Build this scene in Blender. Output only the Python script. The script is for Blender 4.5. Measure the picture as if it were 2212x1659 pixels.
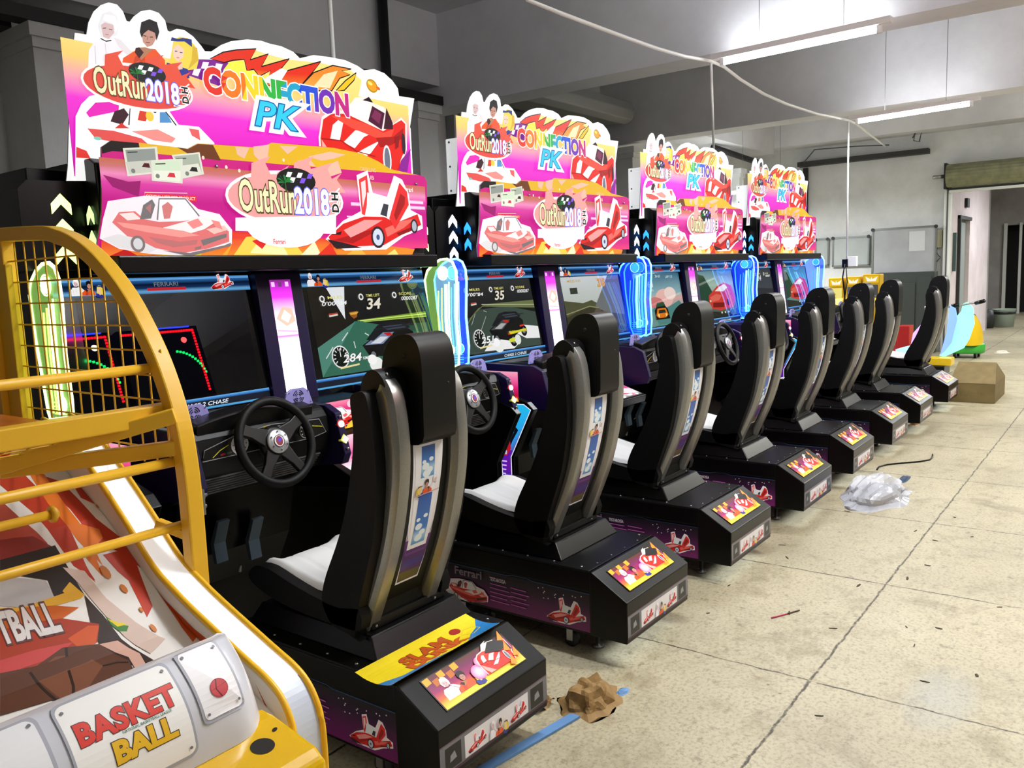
import bpy, bmesh, math, random
from mathutils import Vector, Matrix
from mathutils.geometry import tessellate_polygon
import numpy as np
random.seed(7)
for o in list(bpy.data.objects): bpy.data.objects.remove(o)
SC = bpy.context.scene
COL = SC.collection
# ---------------------------------------------------------------- camera
CX, CY, FPX = 1106.0, 829.5, 1814.99
CAM = Vector((0, 0, 1.5))
def cam_axes():
    y, p, r = 0.64662148, -0.12715492, -0.03853845
    f = Vector((math.cos(y)*math.cos(p), math.sin(y)*math.cos(p), math.sin(p)))
    rt = f.cross(Vector((0, 0, 1))).normalized(); up = rt.cross(f)
    return rt*math.cos(r)+up*math.sin(r), up*math.cos(r)-rt*math.sin(r), f
RT, UP, FW = cam_axes()
def ray(x, y): return FW*FPX + RT*(x-CX) - UP*(y-CY)
def onY(x, y, Y): d = ray(x, y); return CAM + d*(Y/d.y)
def onX(x, y, X): d = ray(x, y); return CAM + d*(X/d.x)
def onZ(x, y, Z): d = ray(x, y); return CAM + d*((Z-1.5)/d.z)
cd = bpy.data.cameras.new('camera'); cam = bpy.data.objects.new('camera', cd); COL.objects.link(cam)
m = Matrix((RT, UP, -FW)).transposed().to_4x4(); m.translation = CAM; cam.matrix_world = m
cd.sensor_width = 36; cd.lens = FPX/2212*36; cd.clip_start = .02; cd.clip_end = 200
SC.camera = cam
# ---------------------------------------------------------------- exposure and light
SC.view_settings.view_transform = 'Standard'; SC.view_settings.look = 'None'
SC.view_settings.exposure = 0.0; SC.view_settings.gamma = 1.0
SC.view_settings.use_curve_mapping = False
W = bpy.data.worlds.new('world'); SC.world = W; W.use_nodes = True
W.node_tree.nodes['Background'].inputs[0].default_value = (.75, .8, 1, 1)
W.node_tree.nodes['Background'].inputs[1].default_value = .25
TUBES = [(6.03, 1.99, 2.99), (9.52, 1.97, 2.99), (2.7, 1.2, 2.99), (3.6, -.1, 2.99), (7.0, -.1, 2.99), (10.6, -.1, 2.99), (13.6, -.6, 2.99), (0, -4.2, 2.99), (5, -4.2, 2.99), (18.2, .6, 2.99), (23, .2, 2.99), (12.8, 4.78, 2.66)]  # two hang in view; the rest are added to brighten, one behind a sign
TUBE_W = 52
for i, (x, y, z) in enumerate(TUBES):
    L = bpy.data.lights.new('tube_light', 'AREA'); L.shape = 'RECTANGLE'; L.size = .07; L.size_y = 1.05
    L.energy = TUBE_W*(3.0 if 12 < x < 14 else 2.4 if x > 13 else 1.25 if -1 < y < 0 else 1.0); L.color = (1, .97, .87) if y < 0 else (.93, .97, 1)
    o = bpy.data.objects.new('tube_light', L); COL.objects.link(o); o.location = (x, y, z-.05)
    L2 = L.copy(); L2.energy = TUBE_W*(.14 if (y > 1 and x > 5) else .9); o = bpy.data.objects.new('tube_light', L2); COL.objects.link(o); o.location = (x, y, z+.07); o.rotation_euler = (math.pi, 0, 0)
# ---------------------------------------------------------------- colour and materials
def lin(c):
    if isinstance(c, str):
        c = c.lstrip('#')
        c = [int(c[i:i+2], 16)/255 for i in (0, 2, 4)] if len(c) == 6 else [int(q, 16)/15 for q in c]
        return tuple(((v+.055)/1.055)**2.4 if v > .04045 else v/12.92 for v in c)
    return tuple(c)
MATS = {}
def mat(name, col='888', rough=.5, metal=0, emit=0, ecol=None, coat=0, trans=0, alpha=1, noise=None, bump=None, ior=1.45, spec=None):
    if name in MATS: return MATS[name]
    M = bpy.data.materials.new(name); M.use_nodes = True; nt = M.node_tree; b = nt.nodes['Principled BSDF']
    c = lin(col); b.inputs['Base Color'].default_value = (*c, 1)
    b.inputs['Roughness'].default_value = rough; b.inputs['Metallic'].default_value = metal
    b.inputs['Coat Weight'].default_value = coat; b.inputs['Coat Roughness'].default_value = .08
    b.inputs['Transmission Weight'].default_value = trans; b.inputs['Alpha'].default_value = alpha; b.inputs['IOR'].default_value = ior
    if spec is not None: b.inputs['Specular IOR Level'].default_value = spec
    if emit: b.inputs['Emission Color'].default_value = (*lin(ecol or col), 1); b.inputs['Emission Strength'].default_value = emit
    tc = nt.nodes.new('ShaderNodeTexCoord')
    if noise:                      # (scale, amount): a mottled wear of the colour
        n = nt.nodes.new('ShaderNodeTexNoise'); n.inputs['Scale'].default_value = noise[0]; n.inputs['Detail'].default_value = 6
        nt.links.new(tc.outputs['Object'], n.inputs['Vector'])
        r = nt.nodes.new('ShaderNodeValToRGB'); r.color_ramp.elements[0].position = .3; r.color_ramp.elements[1].position = .7
        k = noise[1]; r.color_ramp.elements[0].color = (*[v*(1-k) for v in c], 1); r.color_ramp.elements[1].color = (*[min(1, v*(1+k*.6)) for v in c], 1)
        nt.links.new(n.outputs['Fac'], r.inputs['Fac']); nt.links.new(r.outputs['Color'], b.inputs['Base Color'])
    if bump:
        n = nt.nodes.new('ShaderNodeTexNoise'); n.inputs['Scale'].default_value = bump[0]; n.inputs['Detail'].default_value = 4
        nt.links.new(tc.outputs['Object'], n.inputs['Vector'])
        bp = nt.nodes.new('ShaderNodeBump'); bp.inputs['Strength'].default_value = bump[1]; bp.inputs['Distance'].default_value = .01
        nt.links.new(n.outputs['Fac'], bp.inputs['Height']); nt.links.new(bp.outputs['Normal'], b.inputs['Normal'])
    MATS[name] = M; return M
def art_mat(name, emit=0, rough=.4, coat=0, base=1.0):
    if name in MATS: return MATS[name]
    M = bpy.data.materials.new(name); M.use_nodes = True; nt = M.node_tree; b = nt.nodes['Principled BSDF']
    a = nt.nodes.new('ShaderNodeAttribute'); a.attribute_name = 'ink'
    mx = nt.nodes.new('ShaderNodeVectorMath'); mx.operation = 'SCALE'; mx.inputs['Scale'].default_value = base
    nt.links.new(a.outputs['Color'], mx.inputs[0]); nt.links.new(mx.outputs[0], b.inputs['Base Color'])
    b.inputs['Roughness'].default_value = rough; b.inputs['Coat Weight'].default_value = coat; b.inputs['Coat Roughness'].default_value = .03
    if emit:
        b.inputs['Specular IOR Level'].default_value = .5 if 'screen' in name else .12; nt.links.new(a.outputs['Color'], b.inputs['Emission Color']); b.inputs['Emission Strength'].default_value = emit
    MATS[name] = M; return M
PRINT = art_mat('printed_vinyl', 0, .35)
LIT = art_mat('backlit_print', .90, .45, 0, .24)
LITHOT = art_mat('backlit_print_bright', 1.7, .3, 0, .5)
SCREEN = art_mat('screen_picture', .85, .0, 0, .04)
BLACK = mat('black_laminate', '030304', .3, bump=(260, .03), spec=.28)
SATIN = mat('black_plastic', '060607', .4, bump=(420, .05), spec=.3)
LEATHER = mat('black_leatherette', '040405', .5, bump=(300, .12), spec=.22)
WHITE_L = mat('white_leatherette', 'd8d8d8', .45, bump=(220, .05))
SILVER = mat('silver_paint', '8f8e8b', .32, .75, noise=(160, .08))
PURPLE = mat('purple_laminate', '160c34', .35, spec=.3)
STEEL = mat('steel', '9a9a9a', .3, .9)
GREY = mat('grey_plastic', '4a4a4e', .5)
WHITE_P = mat('white_plastic', 'd0d1da', .28, coat=.3)
YEL = mat('yellow_powder_coat', 'e6b22a', .38, bump=(500, .03))
# ---------------------------------------------------------------- mesh builder
class MB:
    def __init__(s): s.v = []; s.f = []; s.m = []; s.sm = []; s.mats = []
    def mi(s, m):
        if m not in s.mats: s.mats.append(m)
        return s.mats.index(m)
    def add(s, vs, fs, m, smooth=False):
        k = len(s.v); s.v += [tuple(v) for v in vs]; i = s.mi(m)
        for f in fs: s.f.append([k+q for q in f]); s.m.append(i); s.sm.append(smooth)
        return s
    def box(s, x0, x1, y0, y1, z0, z1, m):
        v = [(x, y, z) for x in (x0, x1) for y in (y0, y1) for z in (z0, z1)]
        return s.add(v, [(0, 1, 3, 2), (4, 6, 7, 5), (0, 4, 5, 1), (2, 3, 7, 6), (0, 2, 6, 4), (1, 5, 7, 3)], m)
    def prism(s, prof, a, b, m, axis='x', smooth=False):
        # profile polygon extruded along an axis; x: (y,z)  y: (x,z)  z: (x,y)
        def P(p, t): return {'x': (t, p[0], p[1]), 'y': (p[0], t, p[1]), 'z': (p[0], p[1], t)}[axis]
        n = len(prof); v = [P(p, a) for p in prof]+[P(p, b) for p in prof]
        s.add(v, [(i, (i+1) % n, n+(i+1) % n, n+i) for i in range(n)], m, smooth)
        tri = tessellate_polygon([[Vector((p[0], p[1], 0)) for p in prof]])
        return s.add(v, [tuple(t) for t in tri]+[tuple(n+i for i in t) for t in tri], m)
    def tube(s, path, r, m, n=10, closed=False, sq=None, upv=(0, 0, 1), cap=True):
        path = [Vector(p) for p in path]; N = len(path); rings = []
        for i, p in enumerate(path):
            a = path[(i-1) % N] if (closed or i > 0) else p; b = path[(i+1) % N] if (closed or i < N-1) else p
            t = (b-a).normalized(); u = Vector(upv)
            if abs(t.dot(u)) > .98: u = Vector((1, 0, 0)) if abs(t.x) < .9 else Vector((0, 1, 0))
            e1 = t.cross(u).normalized(); e2 = e1.cross(t)
            ri = r[i] if isinstance(r, (list, tuple)) else r
            if sq: rings.append([p+e1*a_*1.0+e2*b_ for a_, b_ in sq])
            else: rings.append([p+e1*math.cos(2*math.pi*k/n)*ri+e2*math.sin(2*math.pi*k/n)*ri for k in range(n)])
        n = len(rings[0]); v = [q for R_ in rings for q in R_]; f = []
        for i in range(N if closed else N-1):
            j = (i+1) % N
            for k in range(n): f.append((i*n+k, i*n+(k+1) % n, j*n+(k+1) % n, j*n+k))
        s.add(v, f, m, not sq)
        if not closed and cap: s.add(rings[0]+rings[-1], [tuple(range(n)), tuple(range(2*n-1, n-1, -1))], m)
        return s
    def lathe(s, c, ax, prof, m, n=24, smooth=True):
        ax = Vector(ax).normalized(); u = Vector((0, 0, 1)) if abs(ax.z) < .9 else Vector((1, 0, 0))
        e1 = ax.cross(u).normalized(); e2 = ax.cross(e1); c = Vector(c); v = []; f = []
        for (r, h) in prof:
            v += [c+ax*h+(e1*math.cos(2*math.pi*k/n)+e2*math.sin(2*math.pi*k/n))*r for k in range(n)]
        for i in range(len(prof)-1):
            for k in range(n): f.append((i*n+k, i*n+(k+1) % n, (i+1)*n+(k+1) % n, (i+1)*n+k))
        s.add(v, f, m, smooth)
        for i in (0, len(prof)-1):
            if prof[i][0] > 1e-4: s.add(v[i*n:i*n+n], [tuple(range(n))], m)
        return s
    def grid(s, P, nu, nv, m, smooth=True):
        v = [P(i/nu, j/nv) for j in range(nv+1) for i in range(nu+1)]
        return s.add(v, [(j*(nu+1)+i, j*(nu+1)+i+1, (j+1)*(nu+1)+i+1, (j+1)*(nu+1)+i) for j in range(nv) for i in range(nu)], m, smooth)
    def build(s, name, parent=None, bevel=0, seg=2, sub=0, sharp=35, wn=False):
        o0 = Vector(parent.get('_o', (0, 0, 0))) if parent is not None else Vector((0, 0, 0))
        me = bpy.data.meshes.new(name); me.from_pydata([Vector(v)-o0 for v in s.v], [], s.f)
        for q in s.mats: me.materials.append(q)
        me.polygons.foreach_set('material_index', s.m); me.polygons.foreach_set('use_smooth', s.sm)
        bm = bmesh.new(); bm.from_mesh(me); bmesh.ops.remove_doubles(bm, verts=bm.verts, dist=1e-5)
        bmesh.ops.recalc_face_normals(bm, faces=bm.faces); bm.to_mesh(me); bm.free()
        o = bpy.data.objects.new(name, me); COL.objects.link(o)
        if parent is not None: o.parent = parent; o['_o'] = tuple(o0)
        if bevel:
            b = o.modifiers.new('bevel', 'BEVEL'); b.width = bevel; b.segments = seg; b.limit_method = 'ANGLE'; b.angle_limit = math.radians(sharp); b.harden_normals = False
        if wn:
            for p in me.polygons: p.use_smooth = True
            o.modifiers.new('weighted', 'WEIGHTED_NORMAL').keep_sharp = True
        if sub: q = o.modifiers.new('sub', 'SUBSURF'); q.levels = sub; q.render_levels = sub
        return o
def ease(P, n=3, closed=True):
    """Catmull-Rom through the profile points"""
    N = len(P); out = []
    for i in range(N if closed else N-1):
        p0, p1, p2, p3 = [Vector(P[(i+q) % N] if closed else P[min(max(i+q, 0), N-1)]) for q in (-1, 0, 1, 2)]
        for s in range(n): t = s/n; q = .5*((2*p1)+(p2-p0)*t+(2*p0-5*p1+4*p2-p3)*t*t+(3*p1-p0-3*p2+p3)*t**3); out.append(tuple(q))
    if not closed: out.append(tuple(P[-1]))
    return out
# ---------------------------------------------------------------- text outlines, cached
TX = {}
def glyphs(body, off=0.0, shear=0.0, space=1.0):
    k = (body, off, shear, space)
    if k in TX: return TX[k]
    c = bpy.data.curves.new('t', 'FONT'); c.body = body; c.size = 1; c.offset = off; c.shear = shear; c.resolution_u = 3; c.space_character = space
    o = bpy.data.objects.new('t', c); COL.objects.link(o)
    dg = bpy.context.evaluated_depsgraph_get(); me = bpy.data.meshes.new_from_object(o.evaluated_get(dg))
    v = [tuple(q.co) for q in me.vertices]; f = [tuple(p.vertices) for p in me.polygons]
    bpy.data.objects.remove(o); bpy.data.meshes.remove(me); bpy.data.curves.remove(c)
    TX[k] = (v, f); return TX[k]
# ---------------------------------------------------------------- flat artwork: layers of ink on a plane
class Art:
    """u,v in metres on a plane; every shape lies a hair above the one before it"""
    def __init__(s, O, U, V, N, step=.00012):
        s.O, s.U, s.V, s.N = map(Vector, (O, U, V, N)); s.step = step; s.k = 0; s.v = []; s.f = []; s.c = []; s.fn = None
    def put(s, vs, fs, cols, keep=False):
        if not keep: s.k += 1
        b = len(s.v); s.v += [(p[0], p[1], s.k*s.step) for p in vs]
        for q, f in enumerate(fs): s.f.append([b+i for i in f]); s.c.append([cols[i] for i in f] if isinstance(cols, list) else [cols]*len(f))
    def poly(s, pts, col, keep=False):
        """col: one colour, or a function of (u,v)"""
        tri = tessellate_polygon([[Vector((p[0], p[1], 0)) for p in pts]])
        cols = [lin(col(*p)) for p in pts] if callable(col) else lin(col)
        s.put(pts, [tuple(t) for t in tri], cols, keep)
    def bands(s, x0, x1, stops, keep=False):
        """vertical gradient: stops = [(v, colour), ...]"""
        vs = []; cs = []
        for v, c in stops: vs += [(x0, v), (x1, v)]; cs += [lin(c)]*2
        s.put(vs, [(2*i, 2*i+1, 2*i+3, 2*i+2) for i in range(len(stops)-1)], cs, keep)
    def ell(s, x, y, rx, ry, col, n=18, rot=0, keep=False, edge=None):
        ps = []
        for i in range(n):
            t = 2*math.pi*i/n; a, b = rx*math.cos(t), ry*math.sin(t); ps.append((x+a*math.cos(rot)-b*math.sin(rot), y+a*math.sin(rot)+b*math.cos(rot)))
        if edge: s.put([(x, y)]+ps, [(0, i+1, (i+1) % n+1) for i in range(n)], [lin(col)]+[lin(edge)]*n, keep)
        else: s.put(ps, [tuple(range(n))], lin(col), keep)
    def stroke(s, pts, w, col, closed=False, keep=False):
        n = len(pts); vs = []; fs = []
        for i, p in enumerate(pts):
            a = pts[i-1] if (i > 0 or closed) else p; b = pts[(i+1) % n] if (i < n-1 or closed) else p
            d = Vector((b[0]-a[0], b[1]-a[1])); d = d.normalized() if d.length > 0 else Vector((1, 0)); q = Vector((-d.y, d.x))*w/2
            vs += [(p[0]+q.x, p[1]+q.y), (p[0]-q.x, p[1]-q.y)]
        for i in range(n if closed else n-1): j = (i+1) % n; fs.append((2*i, 2*i+1, 2*j+1, 2*j))
        s.put(vs, fs, lin(col), keep)
    def text(s, body, x, y, h, col, w=None, out=None, outw=.03, bold=.012, shear=0, rot=0, arch=0, space=1.0):
        v, f = glyphs(body, bold, shear, space)
        if not v: return
        x0 = min(p[0] for p in v); x1 = max(p[0] for p in v); sy = h/.7; sx = sy if w is None else w/(x1-x0)
        def place(vv): 
            r = []
            for p in vv:
                a = (p[0]-x0)*sx; b = p[1]*sy; b += arch*4*(a/((x1-x0)*sx))*(1-a/((x1-x0)*sx)) if arch else 0
                r.append((x+a*math.cos(rot)-b*math.sin(rot), y+a*math.sin(rot)+b*math.cos(rot)))
            return r
        if out:
            vo, fo = glyphs(body, bold+outw, shear, space); s.put(place(vo), fo, lin(out))
        ps = place(v)
        if callable(col):
            s.k += 1
            for q in f:
                cu = sum(v[i][0] for i in q)/len(q); s.put([ps[i] for i in q], [tuple(range(len(q)))], lin(col((cu-x0)/(x1-x0))), True)
        else: s.put(ps, f, lin(col))
    def build(s, name, m, parent=None, label=None, fn=None, cuts=None):
        o0 = Vector(parent.get('_o', (0, 0, 0))) if parent is not None else Vector((0, 0, 0))
        bm = bmesh.new(); cl = bm.loops.layers.float_color.new('ink')
        vs = [bm.verts.new(p) for p in s.v]
        for f, c in zip(s.f, s.c):
            try: F = bm.faces.new([vs[i] for i in f])
            except ValueError: continue
            for L, k in zip(F.loops, c): L[cl] = (*k, 1)
            F.normal_update()
            if F.normal.z < 0: F.normal_flip()
        if cuts:
            for t in cuts: bmesh.ops.bisect_plane(bm, geom=bm.verts[:]+bm.edges[:]+bm.faces[:], plane_co=(0, t, 0), plane_no=(0, 1, 0))
        for v in bm.verts:
            a, b, c = v.co
            v.co = (fn(a, b, c) if fn else s.O+s.U*a+s.V*b+s.N*c)-o0
        me = bpy.data.meshes.new(name); bm.to_mesh(me); bm.free(); me.materials.append(m)
        o = bpy.data.objects.new(name, me); COL.objects.link(o)
        if parent is not None: o.parent = parent; o['_o'] = tuple(o0)
        if label: o['label'] = label
        return o
def artY(Y): return Art((0, Y, 0), (1, 0, 0), (0, 0, 1), (0, -1, 0))        # faces the aisle; u=X v=Z
def artX(X): return Art((X, 0, 0), (0, -1, 0), (0, 0, 1), (-1, 0, 0))       # faces -X; u=-Y v=Z
def tr(ox, oy, sx, sy, f):
    return lambda *pts: [f(ox+pts[i]*sx, oy+pts[i+1]*sy) for i in range(0, len(pts), 2)]
def fY(Y):
    def g(x, y): p = onY(x, y, Y); return (p.x, p.z)
    return g
def fX(X):
    def g(x, y): p = onX(x, y, X); return (-p.y, p.z)
    return g
def empty(name, loc, label, cat, group=None):
    o = bpy.data.objects.new(name, None); COL.objects.link(o); o.location = loc; o.empty_display_size = .2
    o['_o'] = tuple(loc); o['label'] = label; o['category'] = cat
    if group: o['group'] = group
    return o
def tag(o, label, cat, group=None):
    o['label'] = label; o['category'] = cat
    if group: o['group'] = group
    return o
def struct(o): o['kind'] = 'structure'; return o
def kids(o): return list(o.children)
def copy_tree(o, parent=None):
    c = o.copy(); COL.objects.link(c); c.parent = parent
    for ch in kids(o): copy_tree(ch, c)
    return c
# ---------------------------------------------------------------- shared pictures
RED, DRED, LRED, WHT, BLK, DK = 'd8201c', '7c0d10', 'f0605a', 'ffffff', '0a0a0c', '1c1418'
def car_a(A, x, y, s, flip=1, pale=0.0):
    """open sports car seen from the front right, 100 units long"""
    g = lambda *p: [(x+flip*s*(p[i]-480)/6.6, y+s*(1275-p[i+1])/6.6) for i in range(0, len(p), 2)]
    mixc = lambda a: tuple(v+(1-v)*pale for v in lin(a))
    A.poly(g(500, 1120, 530, 1040, 700, 1008, 905, 1006, 965, 1056, 1080, 1076, 1144, 1150, 1136, 1218, 1000, 1254, 850, 1274, 700, 1266, 560, 1244, 478, 1200), mixc('f4e4ea'))
    A.poly(g(540, 1130, 575, 1085, 650, 1078, 690, 1112, 760, 1122, 870, 1116, 960, 1102, 1060, 1116, 1125, 1158, 1122, 1208, 1000, 1242, 860, 1264, 730, 1240, 610, 1196), mixc(RED))
    A.poly(g(560, 1180, 640, 1196, 740, 1244, 700, 1262, 560, 1240, 490, 1200), mixc('d8d4d6'))
    A.poly(g(770, 1150, 880, 1120, 1000, 1085, 1075, 1102, 990, 1150, 880, 1180), mixc('fbe6e4'))
    A.poly(g(560, 1128, 700, 1140, 880, 1160, 960, 1180, 860, 1190, 700, 1170, 590, 1150), mixc('f2786c')); A.poly(g(700, 1190, 860, 1210, 950, 1200, 940, 1222, 820, 1236, 740, 1216), mixc('b01418')); A.poly(g(1000, 1150, 1100, 1130, 1120, 1150, 1040, 1172), mixc('f8b0a4')); A.poly(g(575, 1092, 640, 1084, 676, 1112, 610, 1120), mixc('fbd8d4'))
    A.poly(g(900, 1120, 960, 1100, 985, 1130, 930, 1150), mixc(LRED)); A.poly(g(1030, 1105, 1075, 1112, 1090, 1150, 1055, 1140), mixc(LRED))
    A.poly(g(755, 1112, 772, 1020, 900, 1015, 965, 1088, 900, 1112), mixc('f2f0f4')); A.poly(g(780, 1050, 812, 1030, 835, 1050, 815, 1105, 785, 1108), mixc('c84038'))
    A.stroke(g(752, 1114, 770, 1018, 902, 1012, 968, 1090), s*1.1, mixc('3a2030'))
    A.poly(g(668, 1114, 690, 1050, 735, 1022, 748, 1046, 722, 1108), mixc('30101c')); A.poly(g(700, 1062, 730, 1040, 722, 1085), mixc('a02028'))
    A.poly(g(965, 1202, 1110, 1168, 1108, 1186, 975, 1228), mixc('38141c')); A.poly(g(930, 1236, 965, 1228, 962, 1242, 932, 1248), mixc('702020'))
    A.poly(g(760, 1250, 900, 1262, 1090, 1226, 1130, 1212, 1126, 1228, 900, 1278), mixc('402028'))
    A.ell(*g(648, 1222)[0], s*5.2, s*5.6, mixc('501820')); A.ell(*g(648, 1222)[0], s*3.4, s*3.8, mixc('c8c8cc'))
def car_b(A, x, y, s, flip=1, pale=0.0):
    """sports car with raised doors seen from the front left"""
    g = lambda *p: [(x+flip*s*(p[i]-1610)/4.9, y+s*(1255-p[i+1])/4.9) for i in range(0, len(p), 2)]
    mixc = lambda a: tuple(v+(1-v)*pale for v in lin(a))
    A.poly(g(1616, 1212, 1700, 1148, 1786, 1112, 1776, 988, 1830, 968, 1850, 1045, 1920, 1055, 1962, 976, 2004, 988, 2036, 1040, 2042, 1098, 2102, 1118, 2104, 1166, 2000, 1196, 1900, 1246, 1700, 1250), mixc('f6eef4'))
    A.poly(g(1630, 1204, 1700, 1158, 1800, 1130, 1900, 1128, 1960, 1148, 2078, 1112, 2096, 1152, 2010, 1182, 1890, 1230, 1650, 1240), mixc(RED))
    A.poly(g(1650, 1215, 1760, 1190, 1860, 1170, 1830, 1190, 1740, 1225), mixc('a81414')); A.poly(g(1900, 1170, 1990, 1140, 2060, 1130, 2000, 1165, 1910, 1200), mixc('f06a60')); A.poly(g(1960, 1185, 2080, 1150, 2060, 1170, 1970, 1196), mixc('8c1012'))
    A.poly(g(1700, 1180, 1800, 1142, 1890, 1140, 1800, 1180, 1730, 1205), mixc('f49a98'))
    A.poly(g(1790, 1122, 1785, 1002, 1826, 984, 1830, 1050, 1804, 1126), mixc('e83838')); A.poly(g(1796, 1100, 1794, 1012, 1816, 1002, 1816, 1050), mixc('fbd8d8'))
    A.poly(g(1925, 1132, 1988, 1000, 2026, 1032, 2032, 1080, 1952, 1172), mixc('e02c2c')); A.poly(g(1950, 1120, 1990, 1040, 2014, 1052, 2010, 1078, 1960, 1140), mixc('a01818'))
    A.poly(g(1812, 1122, 1822, 1045, 1930, 1068, 1912, 1130), mixc('eaf0f4')); A.poly(g(1880, 1120, 1900, 1080, 1925, 1084, 1912, 1128), mixc('383840'))
    A.ell(*g(1862, 1202)[0], s*7, s*8, mixc('302028')); A.ell(*g(1862, 1202)[0], s*5.2, s*6.2, mixc('ccd4e4')); A.ell(*g(1862, 1202)[0], s*1.8, s*2, mixc('405080'))
    A.ell(*g(2055, 1158)[0], s*4, s*5.5, mixc('302028')); A.ell(*g(2055, 1158)[0], s*2.6, s*4, mixc('a8b0c0'))
    A.poly(g(1622, 1212, 1690, 1222, 1780, 1240, 1660, 1244), mixc('281820')); A.poly(g(1640, 1196, 1690, 1184, 1684, 1196), mixc('301018'))
def car_c(A, x, y, s, flip=1):
    """red roadster seen from the front left, filling the corner of the sign"""
    g = lambda *p: [(x+flip*s*(p[i]-1590)/4.4, y+s*(850-p[i+1])/4.4) for i in range(0, len(p), 2)]
    A.poly(g(1588, 738, 1608, 668, 1650, 642, 1716, 634, 1768, 582, 1835, 568, 1860, 590, 1912, 596, 1958, 650, 2000, 622, 2028, 642, 2022, 740, 1992, 790, 1975, 850, 1588, 850), 'fde8e0')
    A.poly(g(1596, 740, 1614, 676, 1654, 652, 1720, 644, 1900, 684, 1960, 652, 2000, 632, 2020, 644, 2014, 738, 1984, 782, 1965, 850, 1596, 850), 'e02018')
    for q in ((1640, 738, 1655, 690, 1690, 664, 1706, 672, 1684, 738), (1700, 744, 1760, 696, 1850, 694, 1800, 716, 1752, 760), (1712, 800, 1800, 756, 1880, 720, 1830, 770, 1760, 810)): A.poly(g(*q), 'fff4f0')
    A.poly(g(1650, 660, 1720, 655, 1830, 670, 1900, 690, 1960, 668, 1940, 700, 1860, 712, 1740, 690), 'f04a38'); A.poly(g(1860, 712, 1950, 700, 2010, 660, 2000, 700, 1940, 730, 1880, 745), 'a81010'); A.poly(g(1600, 745, 1640, 790, 1700, 850, 1630, 850, 1600, 800), 'f4a8a0')
    A.poly(g(1722, 642, 1772, 590, 1838, 588, 1824, 654), 'ffffff'); A.poly(g(1826, 656, 1850, 600, 1912, 618, 1892, 680), '4a1030'); A.poly(g(1842, 640, 1862, 612, 1896, 624, 1880, 660), '7a2850')
    A.poly(g(1804, 586, 1836, 570, 1856, 588), '201018'); A.poly(g(1902, 676, 1922, 598, 1952, 648, 1950, 672), '3a1020')
    A.ell(*g(1912, 786)[0], s*5, s*12, 'fff0f0'); A.ell(*g(1912, 786)[0], s*3.4, s*10, '6a7080'); A.ell(*g(2004, 720)[0], s*2.4, s*9, '302030')
    A.poly(g(1960, 700, 1985, 690, 1975, 735, 1958, 745), '8a1010'); A.stroke(g(1600, 742, 1690, 740, 1760, 770, 1850, 780), s*.8, 'a01010')
def trio(A, g, k=1.0):
    """three head-and-shoulders figures: white hair, dark hair, fair hair"""
    A.poly(g(436, 345, 440, 250, 470, 205, 498, 205, 560, 200, 600, 210, 650, 250, 640, 300, 610, 345), 'f2eef2')
    A.poly(g(484, 130, 505, 70, 545, 55, 580, 80, 588, 140, 580, 180, 500, 185), 'e9e6ea'); A.poly(g(500, 125, 520, 112, 562, 125, 566, 165, 540, 196, 512, 185), 'd8b8b8')
    A.poly(g(496, 135, 512, 100, 560, 118, 575, 165, 588, 130, 570, 80, 520, 72), 'f6f4f6'); A.stroke(g(498, 192, 526, 206, 552, 202), .004*k, '20181c')
    A.stroke(g(510, 142, 526, 140), .0022*k, '403034'); A.stroke(g(540, 146, 556, 150), .0022*k, '403034'); A.stroke(g(522, 172, 538, 174), .002*k, 'a06068')
    A.poly(g(560, 185, 600, 200, 655, 260, 640, 285, 590, 235), 'e6dee2'); A.stroke(g(470, 230, 476, 340), .002*k, 'c8c0c8'); A.stroke(g(520, 215, 530, 300), .002*k, 'cdc5cb')
    A.poly(g(600, 345, 610, 290, 650, 265, 690, 240, 770, 245, 800, 280, 818, 300, 820, 345), 'e8541c'); A.poly(g(655, 345, 668, 285, 700, 262, 720, 285, 690, 345), 'c83c10')
    A.poly(g(676, 238, 720, 236, 760, 250, 740, 262, 700, 300, 680, 270), 'b07858'); A.poly(g(672, 240, 690, 236, 712, 262, 690, 292, 668, 262), '381410')
    A.poly(g(700, 150, 730, 132, 772, 150, 776, 190, 756, 226, 730, 236, 708, 210), 'c49080'); A.poly(g(692, 160, 700, 112, 740, 96, 778, 112, 790, 160, 776, 205, 768, 165, 735, 150, 712, 168, 702, 190), '171012')
    A.stroke(g(710, 178, 726, 182), .003*k, '201010'); A.stroke(g(742, 186, 758, 186), .003*k, '201010'); A.stroke(g(722, 212, 742, 214), .003*k, '8a4038'); A.stroke(g(733, 182, 729, 200), .002*k, '8a5848')
    A.poly(g(850, 260, 860, 200, 890, 184, 930, 190, 968, 230, 985, 300, 975, 345, 930, 350, 850, 345, 842, 300), 'ecd24c'); A.poly(g(930, 350, 985, 300, 978, 240, 955, 230, 950, 300), 'd8b030')
    A.poly(g(856, 240, 880, 222, 912, 245, 908, 285, 880, 308, 858, 282), 'efcdb8'); A.poly(g(822, 350, 826, 312, 850, 320, 880, 330, 930, 345, 940, 390, 900, 400, 830, 380), '28308c')
    A.poly(g(870, 312, 900, 305, 905, 345, 880, 350), 'e8c0ac'); A.poly(g(846, 205, 850, 186, 880, 195, 905, 190, 950, 198, 952, 236, 915, 208, 880, 208), '27307c')
    A.stroke(g(866, 256, 878, 256), .0028*k, '303040'); A.stroke(g(890, 262, 904, 264), .0028*k, '303040'); A.stroke(g(874, 288, 888, 290), .0025*k, 'c04050')
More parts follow.
